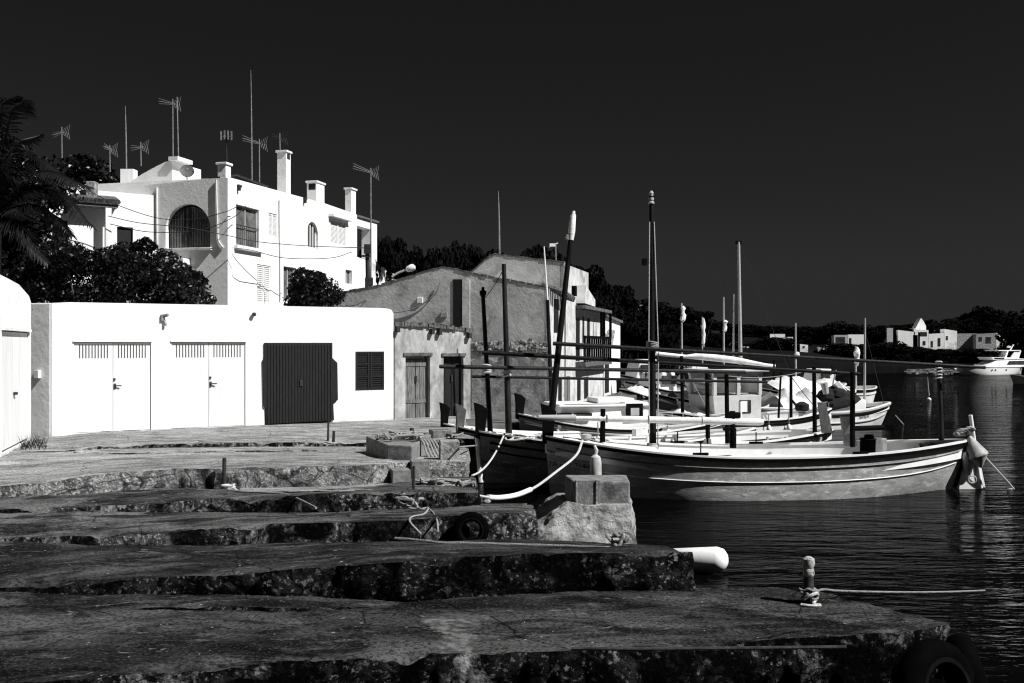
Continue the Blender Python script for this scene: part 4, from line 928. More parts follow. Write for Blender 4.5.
x_ = b2.xl(805,-.3); b2.part('engine_cover', MB().lathe((x_,-.35,.42), (.25,-.2,1), [(0,.30),(.10,.29),(.20,.22),(.26,.10),(.27,.01)], 20), BOATG, smooth=True)
for px in (765,783,818): b2.part('deck_cleat', MB().bar(q(px,447,-.6), q(px+3,437,-.6), .05, .03, 8), BOATG, smooth=True)
b2.part('side_bench', MB().box((b2.xl(740),.65,.50), (2.2,.35,.06)), BOATW); b2.part('foredeck', MB().grid([[Vector((x, y*(b2.beam(x/b2.L)-.06), b2.sheer(x/b2.L)-.02+.06*(1-y*y))) for x in np.linspace(.25,1.6,8)] for y in np.linspace(-1,1,5)]), BOATW, smooth=True)
rpile = MB(); rr = random.Random(4)
for k in range(7):
    c0 = b2.world(q(523+rr.uniform(-12,14),440+rr.uniform(-1,2),-.5)); rpile.tube(curve([c0+Vector((rr.uniform(-.4,.4),rr.uniform(-.2,.2),rr.uniform(-.02,.10))) for _ in range(5)]), .02, 6)
single('rope_pile', rpile, ROPE, 'tangle of white rope on the foredeck of the second boat', 'rope', smooth=True)

# --- third and fourth bows
b3 = Boat('fishing_boat', 'small wooden boat with a bare grey stem head, third from the camera', 'boat', P(463,469,21.6), P(745,470,23.4), 2.0, (.92,.52,.74), 'wooden boats moored bow to the quay')
b3.hull(HULL3, BLACK); b3.stem(STEMG, up=.52); 
b3.part('foredeck', MB().grid([[Vector((x, y*(b3.beam(x/b3.L)-.06), b3.sheer(x/b3.L)-.01+.05*(1-y*y))) for x in np.linspace(.2,2.2,8)] for y in np.linspace(-1,1,5)]), BOATW, smooth=True)
b4 = Boat('fishing_boat', 'small dark wooden boat whose black stem head is farthest left of the row', 'boat', P(447,469,23.5), P(700,470,25.2), 1.7, (.84,.5,.7), 'wooden boats moored bow to the quay')
b4.hull(HULL3, BLACK); b4.stem(up=.52)
b4.part('foredeck', MB().grid([[Vector((x, y*(b4.beam(x/b4.L)-.06), b4.sheer(x/b4.L)-.01+.05*(1-y*y))) for x in np.linspace(.2,2.2,8)] for y in np.linspace(-1,1,5)]), BOATW, smooth=True)

# --- cabin boat
b5 = Boat('cabin_boat', 'dark-hulled boat with a low white cabin and a black framed window', 'boat', P(522,450,25.8), P(722,450,27.0), 2.2, (.92,.56,.82), 'wooden boats moored bow to the quay', rake=(.12,.3))
b5.hull(hullmat('cabin boat hull', .05, .09, .2), BLACK, strakes=((.86,BOATG,.02),)); b5.stem(up=.55, wd=.2)
q = b5.pt
def zat(b, py, x, yo=0): return CH-(py-HY)/F*(b.b.y+b.h.y*x+b.h.x*yo)
x0, x1, x2 = b5.xl(556,-.7), b5.xl(648,-.7), b5.xl(622,-.7)
zb_, zt_ = .45, zat(b5,407.5,x0,-.7)
ca = MB(); ca.hexa([(x0,-.74,zb_),(x1,-.80,zb_),(x1,.80,zb_),(x0,.74,zb_),(x0+.15,-.66,zt_),(x1-.05,-.74,zt_),(x1-.05,.74,zt_),(x0+.15,.66,zt_)])
b5.part('cabin', ca, BOATW, bevel=.03)
b5.part('cabin_roof', MB().box(((x0+x1)/2+.1,0,zt_+.04), (x1-x0+.1,1.62,.07)), BOATW, bevel=.03)
b5.part('roof_hatch', MB().box((b5.xl(615,-.4),0,zt_+.14), (1.0,1.0,.13)), BOATW, bevel=.03)
b5.part('roof_rail', MB().bar((x0+.2,-.78,zt_+.06),(b5.xl(622,-.8),-.78,zt_+.06), .022), BLACK)
def cabwin(px0, px1, py0, py1, pane, frame, pad):
    a, c_ = q(px0,py1,-.82), q(px1,py0,-.82); f = b5.part('window', MB().box(((a.x+c_.x)/2,-.80,(a.z+c_.z)/2), (c_.x-a.x,.06,c_.z-a.z)), frame, bevel=.008)
    b5.part('pane', MB().box(((a.x+c_.x)/2,-.815,(a.z+c_.z)/2), (c_.x-a.x-pad,.05,c_.z-a.z-pad)), pane, parent=f)
cabwin(557.5,572,413,420,GLASS,BLACK,.05); cabwin(574,592,413,419,GLASS,BLACK,.05); cabwin(626.5,643,403.5,420,BOATG,BLACK,.22)
b5.part('wheelhouse', MB().hexa([(b5.xl(622,-.78),-.76,zb_),(b5.xl(652,-.78),-.76,zb_),(b5.xl(652,-.78),.76,zb_),(b5.xl(622,-.78),.76,zb_),
        (b5.xl(624,-.7),-.735,zat(b5,402,x2,-.7)),(b5.xl(648,-.7),-.735,zat(b5,402,x2,-.7)),(b5.xl(648,-.7),.735,zat(b5,402,x2,-.7)),(b5.xl(624,-.7),.735,zat(b5,402,x2,-.7))]), BOATW, bevel=.03)
rl = MB()
for k, px in enumerate((661,672,683,694)): rl.bar(q(px,424,-.8), q(px,412,-.8), .012)
rl.bar(q(655,412,-.8), q(697,414,-.8), .014); b5.part('guard_rail', rl, BOATG, smooth=True)
b5.spar('foremast', q(552,412,.1), q(547.5,300,.1), .06, .045, POLE); b5.spar('whip_aerial', q(547.6,301,.1), q(544,246.5,.1), .026, .016, BOATW)
b5.spar('post', Vector((b5.xl(683,.2),.2,.4)), q(681.5,356,.2), .05, .045, BLACK)

# --- wheelhouse boat
b6 = Boat('motor_boat', 'pale boat with a tall grey wheelhouse, moored behind the white furled sail', 'boat', P(660,440,27.6), P(822,433,29.4), 2.2, (.9,.62,.82), 'wooden boats moored bow to the quay', rake=(.1,.3))
b6.hull(HULLW, BLACK, strakes=((.88,BLACK,.022),(.66,BOATG,.025),(.45,BLACK,.014)))
q = b6.pt; xa, xb = b6.xl(714,-.7), b6.xl(763,-.7); zr_ = zat(b6,372,xa,-.7)
wh = MB(); zs_ = .45; zw = zat(b6,396,xa,-.7)
wh.hexa([(xa+.08,-.68,zs_),(xb-.05,-.68,zs_),(xb-.05,.68,zs_),(xa+.08,.68,zs_),(xa-.02,-.68,zw),(xb-.04,-.68,zw),(xb-.04,.68,zw),(xa-.02,.68,zw)])
for x in (xa-.02, xa+.75*(xb-xa)*.62, xb-.14):
    for y in (-.63,.63): wh.box((x+.07,y,(zw+zr_)/2), (.11,.1,zr_-zw))
wh.box(((xa+xb)/2,-.63,zr_-.06),(xb-xa,.1,.14)); wh.box(((xa+xb)/2,.63,zr_-.06),(xb-xa,.1,.14))
b6.part('wheelhouse', wh, WHEELG, bevel=.01)
b6.part('wheelhouse_roof', MB().box(((xa+xb)/2,0,zr_+.03), (xb-xa+.3,1.6,.07)), WHEELG, bevel=.02)
gl = MB(); gl.box((xa+.06+(xb-xa)*.22,-.645,(zw+zr_)/2),((xb-xa)*.40,.02,zr_-zw-.16)); b6.part('window', gl, WINGREY)
gl = MB(); gl.box((xa+(xb-xa)*.74,-.645,(zw+zr_)/2),((xb-xa)*.34,.02,zr_-zw-.16)); b6.part('window', gl, WINGREY)
b6.part('side_window', MB().box(q(745.5,406.5,-.70)+Vector((0,.02,0)), (.36,.04,.36)), GLASS); b6.part('side_curtain', MB().box(q(744,406.5,-.71)+Vector((0,.01,0)), (.20,.04,.30)), BOATW)
b6.part('roof_fender', MB().box(((xa+xb)/2+.05,-.05,zr_+.12),(1.0,.5,.1)), BLACK, bevel=.02)
b6.spar('post', q(778.5,418,.1), q(781,372,.1), .035, .03, BLACK); b6.spar('post', q(791,418,.3), q(791,374,.3), .05, .045, BLACK)
b6.spar('tiller', q(800,410,0), q(790,398,0), .04, .03, BLACK)
b6.part('winch', MB().lathe(q(802,421,-.2), (0,0,1), [(0,.10),(.25,.09),(.27,.16),(.40,.17),(.5,.10),(.52,.02)], 14), BOATG, smooth=True)
b6.part('winch_hood', MB().lathe(q(802,413,-.2), (0,0,1), [(0,.10),(.1,.2),(.25,.2),(.33,.06)], 12), CANVAS, smooth=True)
b6.spar('white_post', q(741,436,-.9), q(740,402,-.9), .05, .045, BOATW)

# --- white boat with a name on its quarter
b7 = Boat('motor_boat', 'white boat with its name on the raised end, beyond the leaning boards', 'boat', P(735,430,32.2), P(882,425,33.6), 2.4, (.75,.55,.76), 'wooden boats moored bow to the quay', rake=(.1,.3))
b7.hull(HULLW, BOATG, strakes=((.86,BLACK,.022),(.62,BOATG,.03)))
b7.lettering('NANDA', 857, 870, 419, .24, slope=-1.5)
q = b7.pt
b7.part('sternpost', MB().tube([(b7.surf(1,v,1).x+.02,0,b7.surf(1,v,1).z) for v in (.02,.3,.6,.98)], .07, 8), BLACK, smooth=True)
b7.part('rudder', MB().prism([(b7.L+.05,-.03,-.1),(b7.L+.40,-.03,-.1),(b7.L+.55,-.03,.60),(b7.L+.33,-.03,.58)], (0,.07,0)), BLACK)
b7.part('coaming', MB().box((b7.xl(835),0,.72),(1.5,1.3,.4)), BOATW, bevel=.06)
b7.spar('mast', q(864.5,400,.1), q(865,318,.1), .045, .03, BOATG)
mo = thing('outboard_motor', 'dark canvas-covered outboard motors and gear heaped on the white named boat', 'motor', b7.world(q(838,400,-.3)))
mb = MB(); rr = random.Random(2)
for px, py, a, b, cc in ((826,395,.35,.4,.5),(836,393,.45,.4,.55),(846,397,.4,.4,.5),(838,401,.8,.5,.4)):
    c0 = b7.world(q(px,py,-.4)); mb.lathe(c0-Vector((0,0,cc/2)), (rr.uniform(-.3,.3),0,1), [(0,a*.7),(cc*.3,a),(cc*.6,a*.9),(cc*.9,a*.5),(cc,.05)], 9)
part(mo, 'canvas_cover', mb, CANVAS)
mb = MB(); mb.box(b7.world(q(843,392,-.6)),(.22,.2,.75),(.8,0,.6),(0,1,0),(-.6,0,.8)); part(mo, 'motor_head', mb, BOATW, bevel=.04)
part(mo, 'bracket', MB().bar(b7.world(q(848,400,-.6)), b7.world(q(841,398,-.6)), .05), BOATG); part(mo, 'grip', MB().bar(b7.world(q(826,394,-.6)), b7.world(q(824,383,-.6)),.09,.12), BOATG)
fgp = thing('flag', 'small pale pennant on a slanted staff above the dark motors', 'flag', b7.world(q(831,392,-.2)))
part(fgp, 'staff', MB().bar(b7.world(q(831,394,-.2)), b7.world(q(836,370,-.2)), .022), BOATG)
a = [b7.world(q(x,y,-.2)) for x,y in ((836,371),(833,387),(830,376))]; part(fgp, 'cloth', MB().prism(a, (.02,.05,0)), SAIL)

# --- simple craft further along the quay, all with a hull, deck and some upper works
def small_boat(label, pxb, pxs, d, B, sh, hm, rail=BLACK, cabin=None, mast=None, name='small_boat', cat='boat', group='small boats along the far quay', dd=.8, windscreen=False, cover=None):
    b = Boat(name, label, cat, P(pxb,400,d), P(pxs,400,d+dd), B, sh, group, rake=(.2,.15), full=3.0)
    b.hull(hm, rail, strakes=((.8,BOATG,.02),), nt=24, nv=7, cap=.07)
    if cabin:
        x0, x1, z = b.L*cabin[0], b.L*cabin[1], cabin[2]
        b.part('cabin', MB().hexa([(x0,-B*.32,.4),(x1,-B*.33,.4),(x1,B*.33,.4),(x0,B*.32,.4),(x0+.4,-B*.27,z),(x1-.1,-B*.28,z),(x1-.1,B*.28,z),(x0+.4,B*.27,z)]), BOATW, bevel=.05)
        b.part('window', MB().box(((x0+x1)/2+.15,-B*.31,(z+.62)/2+.12), ((x1-x0)*.6,.14,(z-.6)*.42)), GLASS)
    if cover:
        x0, x1, z = b.L*cover[0], b.L*cover[1], cover[2]
        b.part('cover', MB().grid([[Vector((x0+(x1-x0)*i/10, y*B*.5, b.sh[1]+(z-b.sh[1])*(1-abs(y)**1.6)*(.65+.35*math.sin(math.pi*i/10))+.05*math.sin(i*2.1+y*5))) for i in range(11)] for y in np.linspace(-1,1,11)]), TARP, smooth=True)
    if mast: b.spar('mast', (b.L*mast[0],0,.3), (b.L*mast[0]+mast[2],0,mast[1]), .05, .035, mast[3] if len(mast) > 3 else BOATG)
    return b
s1 = small_boat('white boat under a humped white tarpaulin behind the wheelhouse', 757, 822, 38, 2.6, (1.1,.8,.9), HULLW, cover=(.15,.85,1.5))
s2 = small_boat('low white launch with a curved windscreen between the mast and the cabin boat', 640, 690, 44, 2.3, (.95,.7,.75), HULLW, cabin=(.15,.6,1.5))
s3 = small_boat('dark skiff with a black bow post in front of the white launch', 657, 714, 37, 1.9, (.9,.6,.7), HULL3); s3.stem(up=.5)
s4 = small_boat('white dinghy with a black rail left of the grey wheelhouse', 682, 730, 34, 1.8, (.9,.62,.7), HULLW)
s5 = small_boat('white cruiser with dark cabin windows near the end house', 618, 664, 52, 2.6, (1.2,.9,1.0), HULLW, cabin=(.2,.75,1.95))
s6 = small_boat('white motorboat with a flat cabin, right of the white cruiser', 664, 712, 50, 2.6, (1.1,.85,.9), HULLW, cabin=(.3,.8,1.7))
s7 = small_boat('pale boat half hidden beyond the humped tarpaulin', 790, 842, 46, 2.3, (1.1,.8,.9), HULLW, cabin=(.3,.7,1.6))
s8 = small_boat('dark boat with a slanted white cover near the end house', 622, 655, 41, 1.8, (.9,.6,.7), HULL3, cover=(.2,.7,1.0)); s8.stem(up=.45)
yb_ = small_boat('white sailing yacht with the tallest bare mast', 690, 795, 42, 2.7, (1.2,.95,1.0), HULLW, BOATG, cabin=(.25,.6,1.5), name='sailing_yacht')
q = yb_.pt
yb_.spar('mast', (yb_.xl(741),0,.9), q(738.6,242), .085, .06, BOATG); yb_.spar('topping_spar', q(733.5,362,.2), q(734,294,.2), .05, .03, BOATW)
yb_.part('masthead', MB().box(q(738.6,242.5),(.25,.1,.14)), BLACK)
yb_.spar('boom', q(656,353.5), q(775,366), .085, .07, SAIL)
yb_.part('boom_cover', MB().tube([q(683,356.5,-.02),q(700,356,-.02),q(735,360,-.02),q(772,366,-.02)], [.05,.15,.14,.05], 10), TARP, smooth=True)
sg = MB(); sg.bar(q(738.6,243), (yb_.L*.99,0,1.05), .010, .010, 5); sg.bar(q(738.6,243), (.1,0,1.2), .010, .010, 5); yb_.part('stay', sg, CABLE)
# masts with furled sails of boats hidden behind the others
def masted(label, px, ytop, d, sail, pb, ps):
    b = small_boat(label, pb, ps, d, 2.2, (1.0,.75,.85), HULLW, name='sailing_dinghy', group='boats with furled sails')
    x = b.xl(px); top = b.pt(px-.4, ytop); b.spar('mast', (x,0,.4), top, .05, .035, BOATG)
    f = MB(); n = 7; rr = random.Random(px)
    ps_ = [b.pt(px+.5*math.sin(k*1.9), sail[0]+(sail[1]-sail[0])*k/n)+Vector((.06,0,0)) for k in range(n+1)]
    f.tube(ps_, [.03]+[rr.uniform(.07,.15) for _ in range(n-1)]+[.03], 8); b.part('furled_sail', f, SAIL, smooth=True); return b
masted('boat with a thin mast, its furled sail high and left of the others', 682, 303, 47, (306,322), 668, 716)
masted('boat whose furled sail hangs lowest on a short mast', 702.5, 317, 55, (318,347), 700, 742)
masted('boat with a pale mast and small sail just left of the tall yacht mast', 724, 297, 48, (320,332), 716, 770)
masted('boat with a thin mast rising above the humped tarpaulin', 796, 323, 48, (352,358), 770, 830)
masted('boat with a bulky white furled sail left of the thin stern mast', 856, 346, 44, (347,366), 820, 872)

# --- gear and clutter among the moored boats
def fend(b, px, py0, py1, yo, lab, m=FENDER, r=.07):
    a, c_ = b.world(b.pt(px,py0,yo)), b.world(b.pt(px,py1,yo)); c_ = Vector((a.x,a.y,c_.z)); h = a.z-c_.z; t = thing('fender', lab, 'fender', c_)
    part(t, 'body', MB().lathe(c_, (0,0,1), [(0,.02),(.03,r*.8),(.08,r),(h-.09,r),(h-.04,r*.7),(h,.02)], 12), m, smooth=True); part(t, 'lanyard', MB().bar(a, a+Vector((0,.05,.3)), .012), ROPED)
fend(b6, 769, 425, 433, -1.2, 'white fender hanging on the pale boat below its grey wheelhouse'); fend(b6, 789, 424, 433, -1.15, 'white fender hanging on the pale boat near the hooded winch')
fend(b5, 668, 429, 437, -1.2, 'white fender on the dark side of the cabin boat'); fend(b7, 829, 412, 421, -1.2, 'white fender at the middle of the white named boat'); fend(b3, 598, 436, 442, -1.0, 'grey fender between the second boat and the cabin boat', FENDG)
def oar(b, x0, y0, x1, y1, yo, lab):
    a, c_ = b.world(b.pt(x0,y0,yo)), b.world(b.pt(x1,y1,yo)); t = thing('oar', lab, 'oar', (a+c_)/2); d = c_-a
    part(t, 'loom', MB().bar(a, a+d*.75, .022), BOATG, smooth=True); part(t, 'blade', MB().bar(a+d*.74, c_, .03, .065, 8), BOATW, smooth=True)
oar(b2, 640, 445, 742, 448, .2, 'long oar lying along the second boat'); oar(b6, 775, 423, 815, 414, .3, 'oar propped along the pale wheelhouse boat'); oar(b5, 655, 425, 708, 428, .3, 'oar lying aft of the black framed window')
def crate(b, px, py, yo, sz, m, lab):
    c0 = b.world(b.pt(px,py,yo)); t = thing('crate', lab, 'crate', c0); u = Vector((.95,.3,0)); v = Vector((-.3,.95,0))
    part(t, 'floor', MB().box(c0+Vector((0,0,.02)), (sz,sz*.7,.03), u, v), m)
    for k, (du, dv, a, e_) in enumerate(((0,-.35,sz,.02),(0,.35,sz,.02),(-.49,0,.02,sz*.66),(.49,0,.02,sz*.66))): part(t, 'side', MB().box(c0+u*du*sz+v*dv*sz+Vector((0,0,.15)), (a,e_,.26), u, v), m)
crate(b2, 690, 456, .1, .32, BOATG, 'grey fish crate set in the middle of the second boat'); crate(b3, 640, 441, .2, .3, BOATW, 'white fish crate on the small boat behind the tall mast'); crate(b6, 706, 428, .2, .5, BLACK, 'black fish crate forward of the grey wheelhouse'); crate(b7, 800, 411, .3, .6, BOATW, 'white crate on the boat beyond the two posts'); crate(s2, 668, 398, .3, .6, BOATG, 'grey crate on the white launch')
def drape(b, x0, x1, z, w_, lab, m, seed, yo=0.):
    rr = random.Random(seed); a, c_ = b.xl(x0,yo), b.xl(x1,yo); g = [[Vector((a+(c_-a)*i/12, yo+y*w_, z*(1-.75*abs(y)**1.5)*(.8+.2*math.sin(i*1.1+seed))+b.sh[1]+rr.uniform(-.03,.03))) for i in range(13)] for y in np.linspace(-1,1,9)]
    q = MB().grid(g); q.v = [tuple(b.world(p)) for p in q.v]; return single('tarpaulin', q, m, lab, 'tarpaulin', smooth=True)
drape(b7, 770, 812, .75, .9, 'crumpled pale tarpaulin thrown over the white named boat', TARP, 3); drape(b6, 672, 706, .35, .7, 'low folded tarpaulin in the bow of the wheelhouse boat', TARP, 5); drape(s3, 672, 700, .4, .5, 'dark tarpaulin bundled in the skiff with the bow post', CANVAS, 8); drape(s6, 676, 700, .9, .6, 'dark canvas hood on the flat cabin motorboat', CANVAS, 2)
def line_(pa, pb, sag, lab, m=CABLE, r=.012): return single('rigging_line', MB().tube(sagline(pa, pb, sag), r, 5), m, lab, 'line', smooth=True)
line_(b2.world(b2.pt(504,268,.05)), b2.world(b2.pt(483,300,.4)), .05, 'short line between the two dark poles by the gable', CABLE, .008)
line_(b2.world(b2.pt(727,376,.1)), b2.world(b2.pt(815,369,.1)), .10, 'sagging line between two dark awning posts', ROPED, .010)
line_(b6.world(b6.pt(791,376,.3)), b6.world(b6.pt(820,412,0)), .05, 'line slanting from a dark post to the pale boat stern', CABLE, .012)
line_(b7.world(b7.pt(864.8,330,.1)), b7.world(b7.pt(884,404,0)), .02, 'stay from the thin stern mast to the white boat end', CABLE, .010)
line_(b5.world(b5.pt(681,360,.2)), b5.world(b5.pt(716,424,0)), .03, 'stay slanting down to the cabin boat stern', ROPED, .010)
s9 = small_boat('little white boat with a dark rail tucked behind the row of fenders', 716, 765, 36, 1.8, (.9,.6,.75), HULLW, cabin=(.35,.7,1.15)); s10 = small_boat('white boat with a short canvas cover near the thin stern mast', 800, 850, 40, 2.2, (1.0,.75,.9), HULLW, cover=(.3,.75,1.35))
s11 = small_boat('narrow pale boat with a black rail behind the tall mast', 628, 668, 47, 2.0, (1.0,.7,.8), HULLW, cabin=(.3,.6,1.4)); s12 = small_boat('dark open boat under the long white boom', 690, 738, 45, 2.0, (1.0,.7,.8), HULL3); s12.stem(up=.5)
for b_, px, yt, yb in ((s9,735,372,402),(s3,690,374,405),(s10,832,366,400),(s11,646,370,396),(s12,712,368,398),(s1,774,360,400)): b_.spar('post', Vector((b_.xl(px),0,.5)), b_.pt(px,yt), .045, .035, BLACK)

# --- motor yacht far across the harbour
ym = Boat('motor_yacht', 'white motor yacht with a flybridge anchored near the right edge of the photo', 'yacht', P(958,372,90), P(1021,372,94), 2.3, (1.15,.95,.9), None, rake=(.7,.05), full=3.2)
ym.hull(YACHT, YACHT, inner=YACHT, deckm=YACHT, strakes=(), nt=30)
q = ym.pt; L_ = ym.L
ym.part('cabin', MB().hexa([(L_*.28,-.8,.9),(L_*.93,-.9,.9),(L_*.93,.9,.9),(L_*.28,.8,.9),(L_*.50,-.7,1.75),(L_*.93,-.8,1.85),(L_*.93,.8,1.85),(L_*.50,.7,1.75)]), YACHT, bevel=.05)
ym.part('cabin_window', MB().hexa([(L_*.64,-.88,1.25),(L_*.92,-.92,1.25),(L_*.92,.92,1.25),(L_*.64,.88,1.25),(L_*.68,-.80,1.65),(L_*.92,-.85,1.68),(L_*.92,.85,1.68),(L_*.68,.80,1.65)]), GLASS)
ym.part('flybridge', MB().hexa([(L_*.44,-.75,1.78),(L_*.98,-.85,1.88),(L_*.98,.85,1.88),(L_*.44,.75,1.78),(L_*.40,-.75,2.15),(L_*.70,-.8,2.1),(L_*.70,.8,2.1),(L_*.40,.75,2.15)]), YACHT, bevel=.04)
ym.part('windscreen', MB().hexa([(L_*.46,-.77,1.9),(L_*.60,-.8,1.9),(L_*.60,.8,1.9),(L_*.46,.77,1.9),(L_*.44,-.77,2.1),(L_*.60,-.81,2.06),(L_*.60,.81,2.06),(L_*.44,.77,2.1)]), GLASS)
ym.part('hard_top', MB().box((L_*.70,0,2.95),(L_*.36,1.5,.12)), YACHT, bevel=.04)
for sd in (-.65,.65): ym.part('hard_top_leg', MB().prism([(L_*.72,sd,1.95),(L_*.86,sd,1.95),(L_*.90,sd,2.9),(L_*.80,sd,2.9)], (0,.08,0)), YACHT)
ym.part('radar_mast', MB().tube([(L_*.82,0,3.0),(L_*.86,0,3.5),(L_*.87,0,3.7)], [.08,.06,.1], 8), YACHT, smooth=True); ym.part('radar_dome', MB().lathe((L_*.80,0,3.3),(0,0,1),[(0,.1),(.08,.2),(.16,.2),(.24,.08)],12), YACHT, smooth=True)
ports = MB(); 
for t in (.36,.41,.58): p_ = ym.surf(t,.72,-1,.01); ports.lathe(p_, (0,-1,0), [(0,.09),(.03,.09)], 10)
ym.part('porthole', ports, GLASS); ym.part('anchor', MB().lathe((-.45,0,.55),(.1,0,1),[(0,.12),(.2,.18),(.35,.1)],10), BOATW, smooth=True)
ym.root.scale = (1,1,.74)
tn = Boat('small_boat', 'small white tender at the right edge of the photo below the yacht', 'boat', P(1013,382,70), P(1050,382,70.5), 1.3, (.62,.45,.45), None, rake=(.2,.05)); tn.hull(YACHT, BOATG, strakes=(), nt=20, nv=7); tn.part('seat', MB().box((tn.L*.5,0,.42),(.3,1.1,.08)), BOATW)
mk = thing('marker_buoy', 'small white cone-topped marker buoy alone on the dark water', 'buoy', W0(929,400))
c0 = W0(929,400); part(mk, 'float', MB().lathe(c0-Vector((0,0,.1)), (0,0,1), [(0,.06),(.1,.11),(.17,.10),(.22,.04)], 14), FENDER, smooth=True)
part(mk, 'pole', MB().bar(c0+Vector((0,0,.2)), P(927.5,377,c0.y), .03, .015), BOATG)
# ------------------------------------------------------------------ quay furniture
# near mooring post
bp_ = G(808,603,.455); mp = thing('mooring_post', 'stubby iron mooring post with a flaking pale head on the nearest slip', 'mooring post', bp_)
sc_ = bp_.y/F
part(mp, 'shaft', MB().lathe(bp_-Vector((0,0,.05)), (.02,0,1), [(0,.055),(.06,.05),(.30,.042),(.31,.042)], 14), IRON, smooth=True)
part(mp, 'head', MB().lathe(bp_+Vector((.005,0,.235)), (0,0,1), [(0,.042),(.02,.05),(.06,.046),(.07,.04),(.11,.055),(.15,.05),(.17,.02)], 16), IRONP, smooth=True)
def rope_obj(pts, r, label, mat=ROPE, n=6, name='mooring_rope', smooth=True, k=8):
    return single(name, MB().tube(curve(pts, k), r, n), mat, label, 'rope', smooth=True)
w_ = []
for k in range(40):
    a = k*.52; w_.append(bp_+Vector((math.cos(a)*(.062+.016*math.sin(k*1.3)), -math.sin(a)*(.062+.016*math.sin(k*.9)), .02+.11*abs(math.sin(k*.083*2))+.01*math.sin(k*2.1))))
w_ += sagline(bp_+Vector((.10,-.01,.115)), G(985,590.5,.0), .02, 12)
single('mooring_rope', twisted(MB(), curve(w_, 6), .0095), ROPED, 'pale rope wound on the nearest post and stretched right over the water', 'rope', smooth=True)
rope_obj([bp_+Vector(v) for v in ((-.05,-.06,.05),(.0,-.09,.09),(.06,-.06,.10),(.08,-.0,.05),(.02,-.1,.02),(.07,-.12,.012),(-.02,-.14,.012),(-.09,-.1,.012))], .014, 'loose rope end curled at the foot of the nearest post')
# white fender floating at the end of the second slip
fp = G(705,574,0); fw = thing('fender', 'fat white cylindrical fender floating off the end of the weedy slip', 'fender', fp)
a, b = P(684,560.5,12.0), P(728,559,11.75); ax = (b-a); 
part(fw, 'body', MB().lathe(a-ax*.4, ax, [(0,.05),(.03,.12),(.1,.148),(ax.length*1.4-.12,.148),(ax.length*1.4-.05,.12),(ax.length*1.4-.015,.07),(ax.length*1.4,.01)], 28), FENDER, smooth=True)
part(fw, 'eye', MB().torus(a-ax*.45, (0,0,1), .04, .015, 14, 6), RUBBER, smooth=True)
# concrete mooring block on its rough footing
blk = thing('mooring_block', 'square concrete mooring block on a flared rough footing at the water', 'mooring block', G(585,544,.3))
dB = 12.0
def rough(pts_grid_fn, nu, nv, amp, seed, fr=3.):
    uu = [[pts_grid_fn(i/nu, j/nv) for i in range(nu+1)] for j in range(nv+1)]
    A = np.array([[tuple(p) for p in r] for r in uu]); q = A.reshape(-1,3)
    d = np.stack([fbm(q*fr+seed+o,4) for o in (0,19,41)],1)*amp; q = q+d
    return q.reshape(A.shape)
# footing: stacked rings, wide below and narrow above
def ring(u, v):
    x0 = np.interp(v,[0,.45,1],[520,534,568]); x1 = np.interp(v,[0,.3,1],[640,638,633]); py = 554+(506-554)*v; d0, d1 = dB-.35+.22*v, dB+.95
    a, b, c, d = P(x0,py,d0), P(x1,py,d0), P(x1,py,d0), P(x0,py,d0)
    c = Vector((c.x+.05, d1, c.z)); d = Vector((d.x-.05, d1, d.z)); q = [a,b,c,d,a]; t = u*4; i = min(3,int(t)); return q[i].lerp(q[i+1], t-i)
A = rough(ring, 140, 40, .11, 4., 2.4); A[:,-1] = A[:,0]
mb = MB().grid([[Vector(p) for p in r] for r in A]); mb.add([Vector(p) for p in A[-1][:-1]], [tuple(range(120))])
part(blk, 'footing', mb, STONEL, smooth=True)
z0, z1 = P(0,516,dB).z, P(0,481.5,dB).z; xa, xb = P(574,0,dB).x, P(630,0,dB).x
part(blk, 'block', MB().hexa([(xa,dB,z0-.1),(xb,dB,z0-.1),(xb+.03,dB+.62,z0-.1),(xa-.08,dB+.62,z0-.1),(xa,dB,z1),(xb,dB,z1),(xb+.03,dB+.62,z1),(xa-.08,dB+.62,z1)]), STONE, bevel=.02)
fl_ = MB(); 
for x in (xa+.03, xa+.27): fl_.box((x,dB-.03,(z0+z1)/2+.03), (.022,.05,z1-z0-.02))
part(blk, 'board', MB().box((xa+.16,dB-.025,(z0+z1)/2+.02),(.30,.028,z1-z0)), STONE, bevel=.006); part(blk, 'batten', fl_, STONEL)
# low long kerb block with rope on it, and four small cast blocks
kb = [G(387,461,.86), G(412,462,.86), G(431,448.5,.80), G(366,450.5,.80)]
kh = .26; base = kb; q_ = MB()
def quad4(u, v):
    a = [Vector(p) for p in kb]; return a
top = [p+Vector((0,0,kh)) for p in kb]; q_.hexa([p-Vector((0,0,.15)) for p in kb]+top)
single('kerb_block', q_, STONE, 'long low concrete kerb block with a pile of rope on it', 'concrete block', bevel=.02)
def cube(px0, px1, py0, py1, z, lab, ang=.25, grp='cast concrete mooring cubes', m=STONE):
    d = (CH-z)*F/(py1-HY); wd = (px1-px0)/F*d*.84; h = (py1-py0)/F*d; c = Vector(((px0+px1-2*CX)/2/F*d, d+wd/2, z+h/2-.03)); u = Vector((math.cos(ang),math.sin(ang),0))
    r = MB().box(c, (wd,wd,h+.06), u, (-u.y,u.x,0)); return single('concrete_cube', r, m, lab, 'concrete block', grp, bevel=.012)
cube(388,410,470,486.5,.655,'grey concrete cube standing lowest, at the foot of the ledge below the kerb block', .28)
cube(408,429.5,461,477.5,.70,'grey concrete cube behind and above the lowest one, dark rod before it', .2)
cube(437,460,441,460,.86,'pale faced concrete cube close under the boat bows', .15, m=STONEL)
cube(428,451,430.5,440,.82,'small dark cube farthest back near the shed door', .3)
